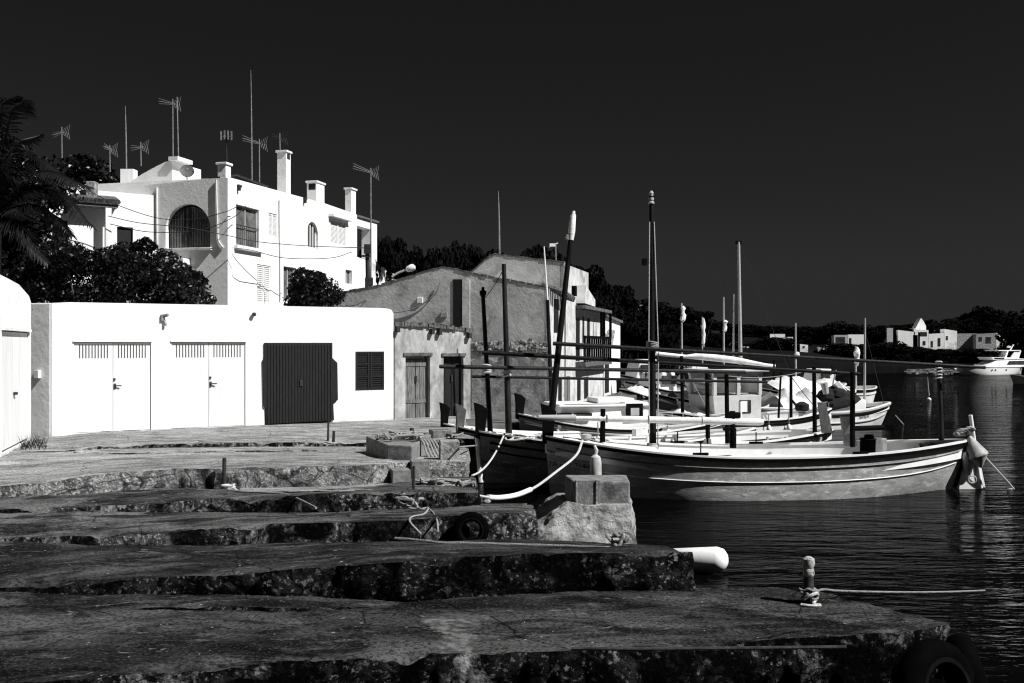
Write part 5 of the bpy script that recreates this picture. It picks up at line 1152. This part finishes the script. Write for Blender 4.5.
# rods
def rod(px, y0, y1, d, lab, r=.022): return single('iron_rod', MB().bar(P(px,y1,d), P(px+.4,y0,d), r, r*.9), IRON, lab, 'iron rod', 'iron rods set in the slipway')
rod(413.5,466,503,12.9,'rusty iron rod standing before the small concrete cubes'); rod(224,458,484,14.05,'short iron rod standing on the broken edge left of the kerb block', .03)
rod(328,421,441,19.6,'thin rod in front of the black gate, taller of the pair'); rod(333.5,431,442,19.4,'thin rod in front of the black gate, shorter of the pair', .03); rod(411.5,428,436,21,'little stake near the shed doors', .05)
# tyres
def tyre(c, ax, r, rr, lab):
    t = thing('tyre', lab, 'tyre', c, group='old tyres hung as fenders'); part(t, 'tread', MB().torus(c, ax, r, rr, 36, 12), RUBBER, smooth=True)
    part(t, 'sidewall_ring', MB().torus(c+Vector(ax).normalized()*rr*.75, ax, r*.86, rr*.28, 32, 6), BLACK, smooth=True)
tyre(P(471,530,10.68), (.1,-1,.1), .145, .05, 'small tyre sunk in the face of a slip, left of the mooring block')
tyre(P(937,692,6.75), (.45,-.85,.2), .25, .10, 'big black tyre hung low on the corner of the nearest slip'); tyre(P(972,683,7.1), (.9,-.3,.3), .25, .10, 'big black tyre half in the water at the right of the slip corner')
single('steel_pipe', MB().tube([P(571,648.5,6.95),P(640,649,6.93),P(700,648.5,6.96),P(760,648,6.97),P(846,647,7.02)], .013, 8), IRON, 'thin rusty pipe running along the face of the nearest slip', 'pipe', smooth=True)
# ropes
xx = b1.xl(586,-.95); q1 = b1.world((xx, -b1.beam(xx/b1.L)-.05, b1.sheer(xx/b1.L)+.05))
rope_obj([q1, P(576,455.5,q1.y-.45), P(556,472,q1.y-1.1), P(533,488.5,16.0), P(510,496.5,15.6), P(490,497.5,14.9), P(470,493.5,14.3), P(452,488,14.0), P(441,485,13.9)], .022, 'bow rope of the nearest boat sagging to the quay with a white hose on it')
single('hose_sleeve', MB().tube(curve([P(531,489.5,15.95), P(520,494,15.8), P(510,496.5,15.6), P(498,497.8,15.2), P(488,497.3,14.85)]), .042, 10), HOSE, 'white hose sleeve round the bow rope of the nearest boat', 'hose', smooth=True)
xx = b2.xl(511,-.8); q2 = b2.world((xx, -b2.beam(xx/b2.L)-.05, b2.sheer(xx/b2.L)+.03))
rope_obj(sagline(q2, P(472,475.5,17.0), .16, 10), .018, 'bow rope of the second boat looping down to the quay')
rope_obj([P(459.5,447,15.9), P(468,446.3,17.5), b2.world(b2.pt(477,445.5,0))], .016, 'short taut rope from the pale cube to the white stem band', ROPED)
rope_obj([P(425,440,17), P(440,439,18.5), P(455,436,20.5), P(463,433,21.4)], .016, 'slack dark rope to the grey stem head', ROPED)
def slip_pts(l, z): return [G(x,y,z) for x,y in l]
single('mooring_rope', twisted(MB(), curve(slip_pts([(395,538),(418,540),(440,542.5),(470,543),(520,544.5),(570,546),(605,547.5)],.74)+[P(612,546,9.85),P(618,542,9.9),P(624,541,9.9),P(620,546,9.8),P(630,548,9.8),P(640,546,10),P(655,548,10)], 6), .013), ROPED, 'long grey rope lying along the weedy slip to the mooring block', 'rope', smooth=True)
kn = MB(); rr = random.Random(6); c0 = P(619,545,9.8)
kn.tube(curve([c0+Vector((rr.uniform(-.14,.14),rr.uniform(-.08,.08),rr.uniform(-.03,.12))) for _ in range(14)]), .017, 6)
single('rope_knot', kn, ROPED, 'knotted rope bundle at the right foot of the mooring block', 'rope', smooth=True)
single('iron_ring', MB().lathe(P(618,543,9.95),(0,0,1),[(-.1,.03),(0,.035),(.08,.045),(.1,.02)],10), IRON, 'small iron stump under the rope knot by the mooring block', 'iron ring', smooth=True)
kn = MB(); c0 = P(409,507,11.9)
kn.tube(curve([c0+Vector((rr.uniform(-.16,.16),rr.uniform(-.06,.1),rr.uniform(-.02,.12))) for _ in range(22)]), .018, 6)
kn.tube(curve([c0+Vector((.1,0,.0)), P(421,509,11.8), P(428,508,11.8), P(424,514,11.3), P(412,517,11.0), P(410,522,10.58), P(418,531,10.52), P(421,534,10.5)]), .013, 6)
kn.tube(curve([P(428,508,11.8), P(434,514,11.3), P(437,521,10.62), P(438,532,10.5)]), .012, 6)
single('mooring_rope', kn, ROPED, 'knotted rope at the foot of the rusty rod with two ends trailing down', 'rope', smooth=True)
rope_obj(slip_pts([(228,490),(245,491.5),(262,492),(285,494),(300,500),(316,508)],.80), .015, 'rope end trailing over the ledge from the short iron rod', ROPED)
kn = MB(); c0 = G(231,490,.78)
kn.tube(curve([c0+Vector((rr.uniform(-.12,.1),rr.uniform(-.08,.08),rr.uniform(.0,.07))) for _ in range(12)]), .014, 6); single('rope_knot', kn, ROPE, 'small pale rope bundle at the foot of the short iron rod', 'rope', smooth=True)
kn = MB(); c0 = sum((Vector(p) for p in top), Vector())/4
for _ in range(9):
    c1 = c0+Vector((rr.uniform(-.25,.35),rr.uniform(-.45,.45),.01)); kn.tube(curve([c1+Vector((rr.uniform(-.22,.22),rr.uniform(-.22,.22),rr.uniform(.02,.12))) for _ in range(7)]), .020, 6)
for k in range(5): kn.tube(curve([c0+Vector((.25+.05*k,-.1,.05)), c0+Vector((.42+.05*k,-.25,.0)), c0+Vector((.5+.06*k,-.35,-.2)), c0+Vector((.62+.05*k,-.4,-.33))]), .018, 6)
single('rope_pile', kn, ROPED, 'grey rope heaped on the long kerb block and hanging over its side', 'rope', smooth=True)
kn = MB()
for _ in range(12):
    c1 = P(rr.uniform(425,470),rr.uniform(482,487),13.6); kn.tube(curve([c1+Vector((rr.uniform(-.18,.18),rr.uniform(-.1,.1),rr.uniform(-.02,.06))) for _ in range(6)]), .017, 6)
single('rope_pile', kn, ROPED, 'old rope scattered on the ledge below the concrete cubes', 'rope', smooth=True)
e0 = G(1014,489,0)
rope_obj([b1.world(b1.pt(967,434,0)), P(980,451,18.6), P(995,468,18.6), P(1007,481,18.7), e0], .016, 'stern rope running down from the nearest boat into the water')
single('net_float', MB().lathe(e0-Vector((.15,0,.03)), (1,0,.3), [(0,.01),(.03,.03),(.11,.03),(.14,.01)], 10), BUOYG, 'small float where the stern rope meets the water', 'float', smooth=True)
rope_obj([b7.world(b7.pt(888,407,0)), P(895,415,34), P(904,425,34), P(912,434,33)], .02, 'thin rope slanting into the water from the white named boat', ROPED)
# stones lying on the dry terraces
rr = random.Random(12); stn = MB()
for px, py, z, s in [(80,452,.72,.10),(93,451,.72,.07),(176,433,.73,.09),(270,439,.77,.05),(357,449,.74,.07),(145,452,.73,.08),(487,500,.8,.05)]:
    c0 = G(px,py,z); m_ = MB(); n = 7; m_.lathe(c0-Vector((0,0,.03)), (0,0,1), [(0,s*.9),(s*.4,s),(s*.7,s*.6),(s*.8,.01)], 7)
    m_.v = [(x+rr.uniform(-s,s)*.2, y+rr.uniform(-s,s)*.2, zz+rr.uniform(-s,s)*.1) for x,y,zz in m_.v]
    single('stone', m_, STONEL, 'loose stone lying on the dry concrete terraces below the boathouse', 'stone', 'loose stones on the terraces')
# grass tufts by the neighbouring boathouse door
tf = MB()
for _ in range(220):
    c0 = G(rr.uniform(20,46),rr.uniform(442,450),.72); a = rr.uniform(0,6.28); h = rr.uniform(.05,.28); tf.add([c0, c0+Vector((.012*math.cos(a),.012*math.sin(a),0)), c0+Vector((math.cos(a)*h*.5,math.sin(a)*h*.5,h))], [(0,1,2)])
single('grass_tuft', tf, LEAF, 'dry weeds growing at the foot of the white boathouse at the edge', 'weeds')

# ------------------------------------------------------------------ aerials, poles, cables, lamp
def whip(px, y0, y1, d, lab, r=.035, mat=GALV):
    t = thing('aerial_pole', lab, 'aerial', P(px,y1,d)); part(t, 'mast', MB().tube([P(px,y1,d), P(px-.5,(y0+y1)/2,d), P(px-.8,y0+(y1-y0)*.25,d), P(px-1.2,y0,d)], [r,r,r*.7,r*.28], 8), mat, smooth=True)
    return t
def yagi(px, y0, y1, d, lab, n=4, L_=14, drop=3, mat=GALV, twin=False, m=None):
    t = thing('tv_aerial', lab, 'aerial', P(px,y1,d)); sc = d/F; r = .022
    q = MB(); q.bar(P(px,y1,d), P(px-.3,y0,d), r*1.2, r)
    if twin: q.bar(P(px+5.5,y1+2,d+.4), P(px+4,y0-2,d+.4), r*1.2, r)
    part(t, 'mast', q, m or GALV, smooth=True)
    a = P(px+2,y0+5,d); b = P(px-L_,y0+5-drop,d); q = MB()
    for o in (-1,0,1): q.bar(a+Vector((0,.0,o*.02)), b+Vector((0,0,o*2.6*sc)), .012, .010, 5)
    for k in range(7):
        c0 = a.lerp(b, (k+.5)/7); q.bar(c0-Vector((.0,.22,.05)), c0+Vector((.0,.22,.05)), .006, .006, 4)
    part(t, 'boom', q, mat)
    q = MB()
    for k in range(4):
        for s_ in (-1,1): q.bar(P(px+1+1.8*k,y0+5,d), P(px+2.5+1.8*k,y0+5+s_*(4+1.2*k),d), .009, .007, 5)
    part(t, 'reflector', q, mat); return t
AG = []
yagi(173,99,159,43.3,'tv aerial with twin masts on top of the stair tower', twin=True)
whip(126.5,106,172,46,'slim bare aerial pole left of the stair tower', .034)
yagi(141,142,166,47,'tv aerial just right of the slim bare pole', L_=10, drop=-1)
yagi(62,127,158,48,'tv aerial rising out of the dark trees by the palm', L_=9, drop=-3)
yagi(110,145,172,47,'small tv aerial with a curved reflector above the trees', L_=6, drop=4)
yagi(280,133,150.5,43.6,'dark little tv aerial on the tall middle chimney', L_=8, drop=2, mat=CABLE)
t = whip(252,70,180,42,'very tall whip aerial over the middle of the villa roof', .03)
yagi(259.5,139,182,42.5,'wide tv aerial beside the very tall whip aerial', L_=17, drop=6)
t = thing('panel_aerial', 'bow tie panel aerial above the corner chimney of the villa', 'aerial', P(226,165,41.5)); part(t, 'mast', MB().bar(P(227,166,41.5),P(226,137,41.5),.035,.03), CABLE)
q = MB()
for dx in (-5,-1.5,2,5.5): q.box(P(226+dx,134.5+abs(dx)*.2,41.4), (.05,.05,.36))
q.bar(P(220,136,41.45),P(232,136,41.45),.02); part(t, 'panel', q, GALV)
yagi(371,168,300,33.5,'tv aerial on the tall pole in front of the villa loggia', L_=18, drop=7)
whip(499.5,191,255,35,'lone thin pole on the ridge of the taller house', .035)
t = thing('roof_camera', 'little aerial on a post at the right of the taller house roof', 'aerial', P(556,262,35)); part(t, 'mast', MB().bar(P(556,263,35),P(555.5,243,35),.025), GALV); q = MB(); q.box(P(552.5,245,35),(.2,.12,.10)); q.bar(P(549,247,35),P(558,243,35),.02); part(t, 'head', q, BOATW); t.name = 'roof_aerial'
ut = thing('utility_pole', 'dark utility pole with cable brackets behind the boathouse roof', 'utility pole', P(369,320,32.5)); part(ut, 'pole', MB().bar(P(369,330,32.5),P(367.3,245,32.5),.09,.07), IRON, smooth=True)
for p_, d_ in (((367.5,249),(.22,.12,.3)),((369,283),(.25,.14,.35)),((366,256),(.3,.06,.06))): part(ut, 'bracket', MB().box(P(*p_,32.4), d_), IRON)
def cab(pts, lab, r=.016): return single('power_cable', MB().tube(curve(pts,6), r, 5), CABLE, lab, 'cable', 'cables strung over the villa fronts', smooth=True)
cab([P(87,190,38), P(120,206,38.8), P(160,218.5,39.3), P(195,219,39.4), P(225,212,39.6), P(238,206,40)], 'upper cable sagging from the annex roof to the villa corner')
cab([P(108,216,38), P(140,223,38.5), P(185,227.5,39), P(225,235,39.4), P(260,242,40), P(310,246,42), P(366,248,32.6)], 'middle cable crossing the big arched window to the utility pole')
cab([P(110,224,38), P(150,232,38.6), P(200,230,39.2), P(232,218,39.5), P(246,206,40.2)], 'lowest cable rising to the villa corner')
cab([P(222,247,40.0), P(250,250,40.8), P(285,258,42.5), P(330,258,45), P(352,252,47.5)], 'loose cable clipped along the villa front under the windows')
cab([P(369,284,32.4), P(372,296,32), P(352,306,31), P(341,303,33)], 'cable loop hanging from the utility pole', .014)
cab([P(369,283,32.4), P(385,302,31.6), P(404,308,31.3), P(418,303,31.6)], 'cable hanging in a bow over the old gable', .014)
sl2 = thing('street_lamp', 'street lamp on a slanted arm at the end of the villa terrace', 'street lamp', P(394,275,45)); part(sl2, 'arm', MB().tube([P(392,277,45),P(398,273,45),P(408,269,45)], .05, 8), BOATG, smooth=True)
a, b = P(406,270,45), P(415,266.5,45); part(sl2, 'lamp_head', MB().lathe(a, b-a, [(0,.06),(.08,.14),(.3,.17),(.4,.13),(.45,.02)], 12), BOATW, smooth=True)

# ------------------------------------------------------------------ plants
def leaf_mesh(name, pts, nrm, size, mat, asp=.55):
    n = len(pts); a = rng.uniform(0,2*np.pi,n); t1 = np.cross(nrm, np.array([0.3,.2,1.])+rng.normal(0,.3,(n,3))); t1 /= np.linalg.norm(t1,axis=1,keepdims=True)+1e-9
    t2 = np.cross(nrm, t1); ca, sa = np.cos(a)[:,None], np.sin(a)[:,None]; u, v = t1*ca+t2*sa, -t1*sa+t2*ca
    s_ = (size*rng.uniform(.6,1.3,n))[:,None]; u = u*s_; v = v*s_*asp
    V = np.stack([pts-u, pts+v, pts+u, pts-v],1).reshape(-1,3); me = bpy.data.meshes.new(name)
    me.vertices.add(4*n); me.vertices.foreach_set('co', V.reshape(-1)); me.loops.add(4*n); me.loops.foreach_set('vertex_index', np.arange(4*n)); me.polygons.add(n)
    me.polygons.foreach_set('loop_start', np.arange(0,4*n,4)); me.polygons.foreach_set('loop_total', np.full(n,4)); me.update(); me.validate(); me.materials.append(mat); return me
def clump_cloud(cent, rad, per, shell=.75):
    P_ = []; N_ = []
    for c, r in zip(cent, rad):
        d = rng.normal(0,1,(per,3)); d /= np.linalg.norm(d,axis=1,keepdims=True); k = (shell+(1-shell)*rng.random(per)**.5)[:,None]
        P_.append(c+d*np.array([1,1,.75])*r*k); N_.append(d*.6+rng.normal(0,.5,(per,3)))
    n_ = np.concatenate(N_); n_ /= np.linalg.norm(n_,axis=1,keepdims=True); return np.concatenate(P_), n_
def crown_mesh(kind, seed):                              # unit crown: about 1 wide each way, base at z 0, top at 1
    g = np.random.default_rng(seed); c = []; r = []
    n = 34
    while len(c) < n:
        p = g.uniform(-1,1,3)
        if np.linalg.norm(p) > 1: continue
        if kind == 'umbrella': q = np.array([p[0]*.5, p[1]*.5, .62+.30*p[2]*(1-.4*(p[0]**2+p[1]**2))]); rr_ = g.uniform(.09,.17)
        else: q = np.array([p[0]*.5, p[1]*.5, .50+.42*np.sign(p[2])*abs(p[2])**.7]); rr_ = g.uniform(.10,.20)
        c.append(q); r.append(rr_)
    p_, n_ = clump_cloud(c, r, 110); p_[:,2] /= np.quantile(p_[:,2],.995); return leaf_mesh('crown', p_, n_, .034, PINE, .8)
TRK = MB().tube([(0,0,0),(.02,.01,.25),(-.015,.02,.5),(.01,0,.8)], [.045,.035,.026,.008], 7)
for a in (0,1.3,2.6,4,5.2): TRK.tube([(.0,.01,.35+.05*a/2),(.16*math.cos(a),.16*math.sin(a),.58+.02*a),(.27*math.cos(a),.27*math.sin(a),.72)], [.018,.012,.004], 5)
CR = [crown_mesh('round',k) for k in range(3)]+[crown_mesh('umbrella',9), crown_mesh('umbrella',10)]
protos = []
trk_me = None
def make_tree(kind):
    global trk_me
    r = thing('pine_tree', 'dark pine in the wood behind the houses and harbour', 'tree', (0,0,0), group='dark pines of the wood')
    if trk_me is None:
        o = mkobj('trunk', TRK, BARK, True); trk_me = o.data; o.parent = r
    else: o = bpy.data.objects.new('trunk', trk_me); COL.objects.link(o); o.parent = r
    c = bpy.data.objects.new('crown', CR[kind]); COL.objects.link(c); c.parent = r; return r
first = {}
rt = random.Random(21)
def tree(px, py, d, wpx, kind, label=None, group='dark pines of the wood'):
    top = P(px, py, d); g = land_h(top.x, top.y)-.3; h = max(1.5, top.z-g); wd = wpx/F*d
    if kind not in first: r = make_tree(kind); first[kind] = r
    else: r = copy_tree(first[kind])
    r.location = (top.x,top.y,g); r.rotation_euler = (0,0,rt.uniform(0,6.28)); r.scale = (wd,wd,h)
    r['group'] = group; r['label'] = label or 'dark pine in the wood behind the houses'
    return r
OUT = [(372,240),(377,235),(395,240),(419,250),(439,251),(461,246),(486,250),(500,262),(519,262),(525,253),(545,248),(560,255),(574,270),(582,266),(590,268),(597,286),(611,281),(625,290),(636,300),(650,304),(668,306),(690,312),(705,318),(720,322),(743,329),(762,329),(771,323),(782,327),(806,329),(822,327),(842,325),(862,330),(886,325),(900,327),(915,329),(931,323),(946,318),(956,320),(966,315),(987,306),(1001,310),(1012,316),(1020,310),(1050,300),(1100,310)]
oy = lambda x: float(np.interp(x, [p[0] for p in OUT], [p[1] for p in OUT]))
labA, labB = 'dark pine in the wood on the rise behind the old houses', 'dark pine in the wood across the harbour'
x = 374
while x < 650:                                            # rise behind the old houses
    d = 58+ (x-374)*.10 + rt.uniform(-3,3); tree(x, oy(x)+rt.uniform(-1,3), d, rt.uniform(40,56), rt.choice((0,1,2)), labA, 'pines behind the old houses')
    x += rt.uniform(11,17)
x = 566
while x < 660: tree(x, oy(x)+rt.uniform(12,26), 56, rt.uniform(46,60), rt.choice((0,1,2)), labA, 'pines behind the old houses'); x += 14
x = 640
while x < 1110:                                           # skyline across the harbour
    d = 128+rt.uniform(-8,10); big = 960 < x < 1010
    tree(x, oy(x)+rt.uniform(-3.5,4), d, rt.uniform(30,48)*(1.2 if big else 1), 3+rt.randint(0,1) if x > 900 or rt.random() < .3 else rt.choice((0,1,2)), labB, 'pines across the harbour')
    x += rt.uniform(9,14)
x = 640
while x < 1110:                                           # nearer rank by the shore
    if not (836 < x < 872 or 905 < x < 962 or 970 < x < 1006 or 735 < x < 832): tree(x, oy(x)+rt.uniform(14,22), 108+rt.uniform(-6,4), rt.uniform(28,40), rt.choice((0,1,2)), labB, 'pines across the harbour')
    x += rt.uniform(12,17)
x = 650; NEAR = [(905,1006),(750,802),(826,870)]
while x < 1100:                                           # low growth along the far bank
    if not any(abs(x-h) < 13 for h in (746,804,822)): tree(x, rt.uniform(348.5,352), 109+rt.uniform(-2,3), rt.uniform(30,42), rt.choice((0,1,2)), 'low dark pine scrub by the far bank of the harbour', 'low pines by the far bank')
    x += rt.uniform(9,14)
# hedge, bush, garden trees, palm
def bush(name, label, cat, blobs, leaf, per, mat=LEAF, stems=None):
    r = thing(name, label, cat, tuple(np.mean([tuple(b[0]) for b in blobs],axis=0)[:2])+(min(b[0][2]-b[1] for b in blobs),))
    p_, n_ = clump_cloud([np.array(tuple(b[0]))-np.array(tuple(r.location)) for b in blobs], [b[1] for b in blobs], per, .55)
    o = bpy.data.objects.new('foliage', leaf_mesh('foliage', p_, n_, leaf, mat)); COL.objects.link(o); o.parent = r
    q = MB(); c = [Vector(b[0]) for b in blobs]; base = Vector(r.location)
    for k in range(0, len(c), 5): q.tube([Vector((c[k].x*.5+base.x*.5,c[k].y,base.z-1.0)), c[k]-Vector((0,0,.2))], [.06,.02], 6)
    part(r, 'stem', q, BARK, smooth=True); return r
rh = random.Random(9); bl_ = []
for k in range(120):
    px = rh.uniform(38,197); yt = np.interp(px,[30,60,90,115,150,168,180,195,205],[246,247,247,246,248,255,268,284,294])
    py = rh.uniform(yt+5, 308); bl_.append((P(px,py,29+rh.uniform(-1.2,1.2)), rh.uniform(.28,.55)))
for px, py, r_ in ((141,243,.14),(146,241,.14),(138,246,.18),(150,246,.2),(196,276,.2),(204,281,.12),(199,296,.3),(209,300,.2)): bl_.append((P(px,py,28.5), r_))
bush('hedge', 'dense dark leafy hedge above the boathouse roof in front of the annex', 'hedge', bl_, .055, 330)
bl_ = []
for k in range(46):
    px = rh.gauss(311,14); px = min(335,max(289,px)); yt = np.interp(px,[283,292,300,312,325,340],[290,277,268,266,273,292]); py = rh.uniform(yt+5,306); bl_.append((P(px,py,30.5+rh.uniform(-.6,.6)), rh.uniform(.18,.36)))
bush('bush', 'round dark bush standing before the villa front above the black gate', 'bush', bl_, .05, 260)
def garden(label, outl, d, n, leaf, rad, seed, px0, px1, ybot):
    g = random.Random(seed); b = []
    for k in range(n):
        px = g.uniform(px0,px1); yt = np.interp(px,[p[0] for p in outl],[p[1] for p in outl]); py = g.uniform(yt+rad*.75*F/d, ybot); b.append((P(px,py,d+g.uniform(-1,1)), rad*g.uniform(.6,1.1)))
    return bush('garden_tree', label, 'tree', b, leaf, 170)
garden('dark leafy tree left of the annex, above the palm fronds', [(-60,120),(0,130),(20,122),(29,124),(35,140),(50,150),(62,158),(70,170),(74,185)], 36, 90, .11, .62, 31, -50, 66, 275)
garden('rounded dark tree behind the annex roof between the aerials', [(62,165),(72,158),(82,153),(95,153),(104,160),(112,172),(117,185)], 52, 42, .14, .7, 32, 64, 114, 192)
garden('low dark thicket filling the corner above the edge boathouse', [(-60,180),(0,180),(40,200),(46,215),(60,240)], 30, 100, .09, .5, 33, -50, 44, 298)
pt0 = P(-8,215,25.5); pm_ = thing('palm_tree', 'palm tree at the left edge with fronds arching over the annex', 'palm', (pt0.x,pt0.y,land_h(pt0.x,pt0.y)))
part(pm_, 'trunk', MB().tube([(pt0.x-.1,pt0.y,.5),(pt0.x,pt0.y,2.5),pt0], [.26,.2,.22], 12), BARK, smooth=True)
def frond(a, b, c, seed):
    g = random.Random(seed); sp = curve([a, b, c], 14); q = MB(); q.tube(sp, [.03*(1-i/len(sp))+.006 for i in range(len(sp))], 5); n = len(sp)
    for i in range(2, n):
        t = (sp[min(i+1,n-1)]-sp[i-1]).normalized(); sd = t.cross(Vector((0,0,1))).normalized(); L_ = .62*math.sin(math.pi*min(.97,.18+.8*i/n))+.12
        for s_ in (-1,1):
            for k in range(2):
                o = sp[i].lerp(sp[i-1], k*.5); e = o+sd*s_*L_*.72+t*L_*.5-Vector((0,0,L_*g.uniform(.25,.6))); m = (o+e)/2+Vector((0,0,.03)); w_ = t*.022
                q.add([o-w_, o+w_, m+w_*1.1, e, m-w_*1.1], [(0,1,2,3,4)])
    return part(pm_, 'frond', q, PALMM)
for i, (m, e) in enumerate((((40,172),(88,186)),((48,186),(92,226)),((30,160),(70,178)),((38,205),(72,236)),((10,120),(27,100)),((2,110),(18,96)),((12,150),(40,135)),((30,185),(75,200)),((-30,150),(-70,170)),((18,225),(48,262)),((0,170),(30,190)),((-40,200),(-80,240)))):
    frond(pt0, P(m[0],m[1],25.2+.3*(i%3)), P(e[0],e[1],24.6+.5*(i%4)), i)

# ------------------------------------------------------------------ villas across the harbour
def far_house(label, blocks, d):
    c = P(blocks[0][0], blocks[0][3], d); r = thing('house', label, 'house', c)
    for k, (x0,y0,x1,y1,m,dep,sl) in enumerate(blocks):
        a, b = P(x0,y1,d), P(x1,y1,d); a.z -= 2; b.z -= 2; zt0 = P(0,y0,d).z; zt1 = zt0-sl*d/F; dv = Vector((.26,.97,0))*dep; o = k*.02
        q = MB().hexa([a, b, b+dv, a+dv, Vector((a.x,a.y,zt0)), Vector((b.x,b.y,zt1)), Vector((b.x,b.y,zt1))+dv, Vector((a.x,a.y,zt0))+dv]); part(r, 'wall', q, m)
    return r
def far_win(r, x0,y0,x1,y1,d): part(r, 'window', MB().hexa([P(x0,y1,d-.03),P(x1,y1,d-.03),P(x1,y1,d+.05),P(x0,y1,d+.05),P(x0,y0,d-.03),P(x1,y0,d-.03),P(x1,y0,d+.05),P(x0,y0,d+.05)]), GLASS)
h = far_house('long low white flat roofed villa across the harbour', [(834,335,848,347,BOATG,6,0),(848.2,334.5,865,346,WHITE,7,0),(826,344.5,847.8,349,STONEL,5,0)], 112); far_win(h,836,337,845,344,112); far_win(h,849.5,338,851.5,345,112)
h = far_house('white villa with a stepped roof left of the flat roofed one', [(770,334,785,342,WHITE,6,0),(765,339,778,346,WHITE,6,0),(785.2,337,793,343,WHITE,5,0),(757,346,773,352,BOATG,5,0)], 116); far_win(h,772,337,775,340,116)
h = far_house('large white house with a steep pale roof among the pines', [(918,330,928.5,348,WHITE,6,0),(928.7,334,944,348,WHITE,8,-1),(913,335,917.8,343,WHITE,5,0),(898,330,915,333.5,WHITE,8,2),(887,328,893,336,BOATG,5,0),(914,328,920,332,WHITE,5,5)], 118); far_win(h,920,332,927,336,118); far_win(h,923,341,925.5,345,118); far_win(h,931,341,933,347,118); far_win(h,938,338,940.5,346,118)
h = far_house('white house with a bright right gable beside the steep roofed one', [(944.5,329,957,343,WHITE,8,2),(957.2,333.5,977,337.5,STONEL,8,0)], 119); far_win(h,946,336,948,340,119)
h = far_house('grey walled house with a bright end above the motor yacht', [(976,334,996,344,STONEL,8,-1),(996.2,333,1004,343,WHITE,7,2)], 117); far_win(h,979,337,982,341,117); far_win(h,986,337,991,343,117)
h = far_house('tiny white house high on the rise left of the tall mast', [(638,305,648,309.5,WHITE,4,0)], 105); far_win(h,640,306,642,308.5,105)
for x0,y0,x1,y1,m_,lab in ((742,346,750,350,WHITE,'tiny white hut by the far bank, left of the stepped villa'),(800,344,808,349,WHITE,'tiny white hut by the far bank, right of the stepped villa'),(868,333,877,341,WHITE,'small white house just right of the long flat roofed villa'),
        (880,328,887,335,WHITE,'small pale house between the flat roofed villa and the large white one'),(962,327.5,972,332,WHITE,'white upper storey showing above the pines by the bright gabled house'),(1008,336,1018,344,WHITE,'white house behind the motor yacht at the edge of the photo'),(818,347,826,351,BOATG,'low grey hut by the far bank under the long flat villa')):
    h = far_house(lab, [(x0,y0,x1,y1,m_,4,1)], 108.5 if y0 > 340 else 124); xm = (x0+x1)/2; far_win(h, xm-1, y0+2, xm+.8, y0+3.8, 108.5 if y0 > 340 else 124)
# steep white roof of the large house
r = thing('boathouse', 'pale stepped gable catching the sun between the far villas', 'house', P(917,330,121)); part(r, 'wall', MB().prism([P(914,334,121),P(914,331,121),P(921,318,121),P(923.5,321,121),P(926,326,121),P(926,334,121)], (1.5,5,0)), WHITE); r.name = 'far_house'
# shore stones and low quay wall opposite
q = MB(); rr = random.Random(14)
for k in range(500):
    px = rr.uniform(905,958); c0 = G(px, 374-(958-px)*.02+rr.uniform(-7,0)*(1-abs(px-932)/40), .25); s_ = rr.uniform(.08,.26); q.box(c0, (s_*1.6,s_,s_*.8), Vector((1,rr.uniform(-.5,.5),0)).normalized(), Vector((rr.uniform(-.5,.5),1,0)).normalized())
o = single('rubble', q, SHORE, 'pale stones heaped along the far shore beside the yacht', 'stones'); o['kind'] = 'stuff'
w0 = [G(x,y,.6) for x,y in ((880,361.6),(915,362.5),(985,364.5),(1030,365))]; q = MB()
for i in range(3): a, b = w0[i], w0[i+1]; q.hexa([a-Vector((0,0,1)), b-Vector((0,0,1)), b+Vector((0,.6,-1)), a+Vector((0,.6,-1)), a, b, b+Vector((0,.6,0)), a+Vector((0,.6,0))])
single('harbour_wall', q, STONE, 'low straight harbour wall along the far shore by the yacht', 'wall')
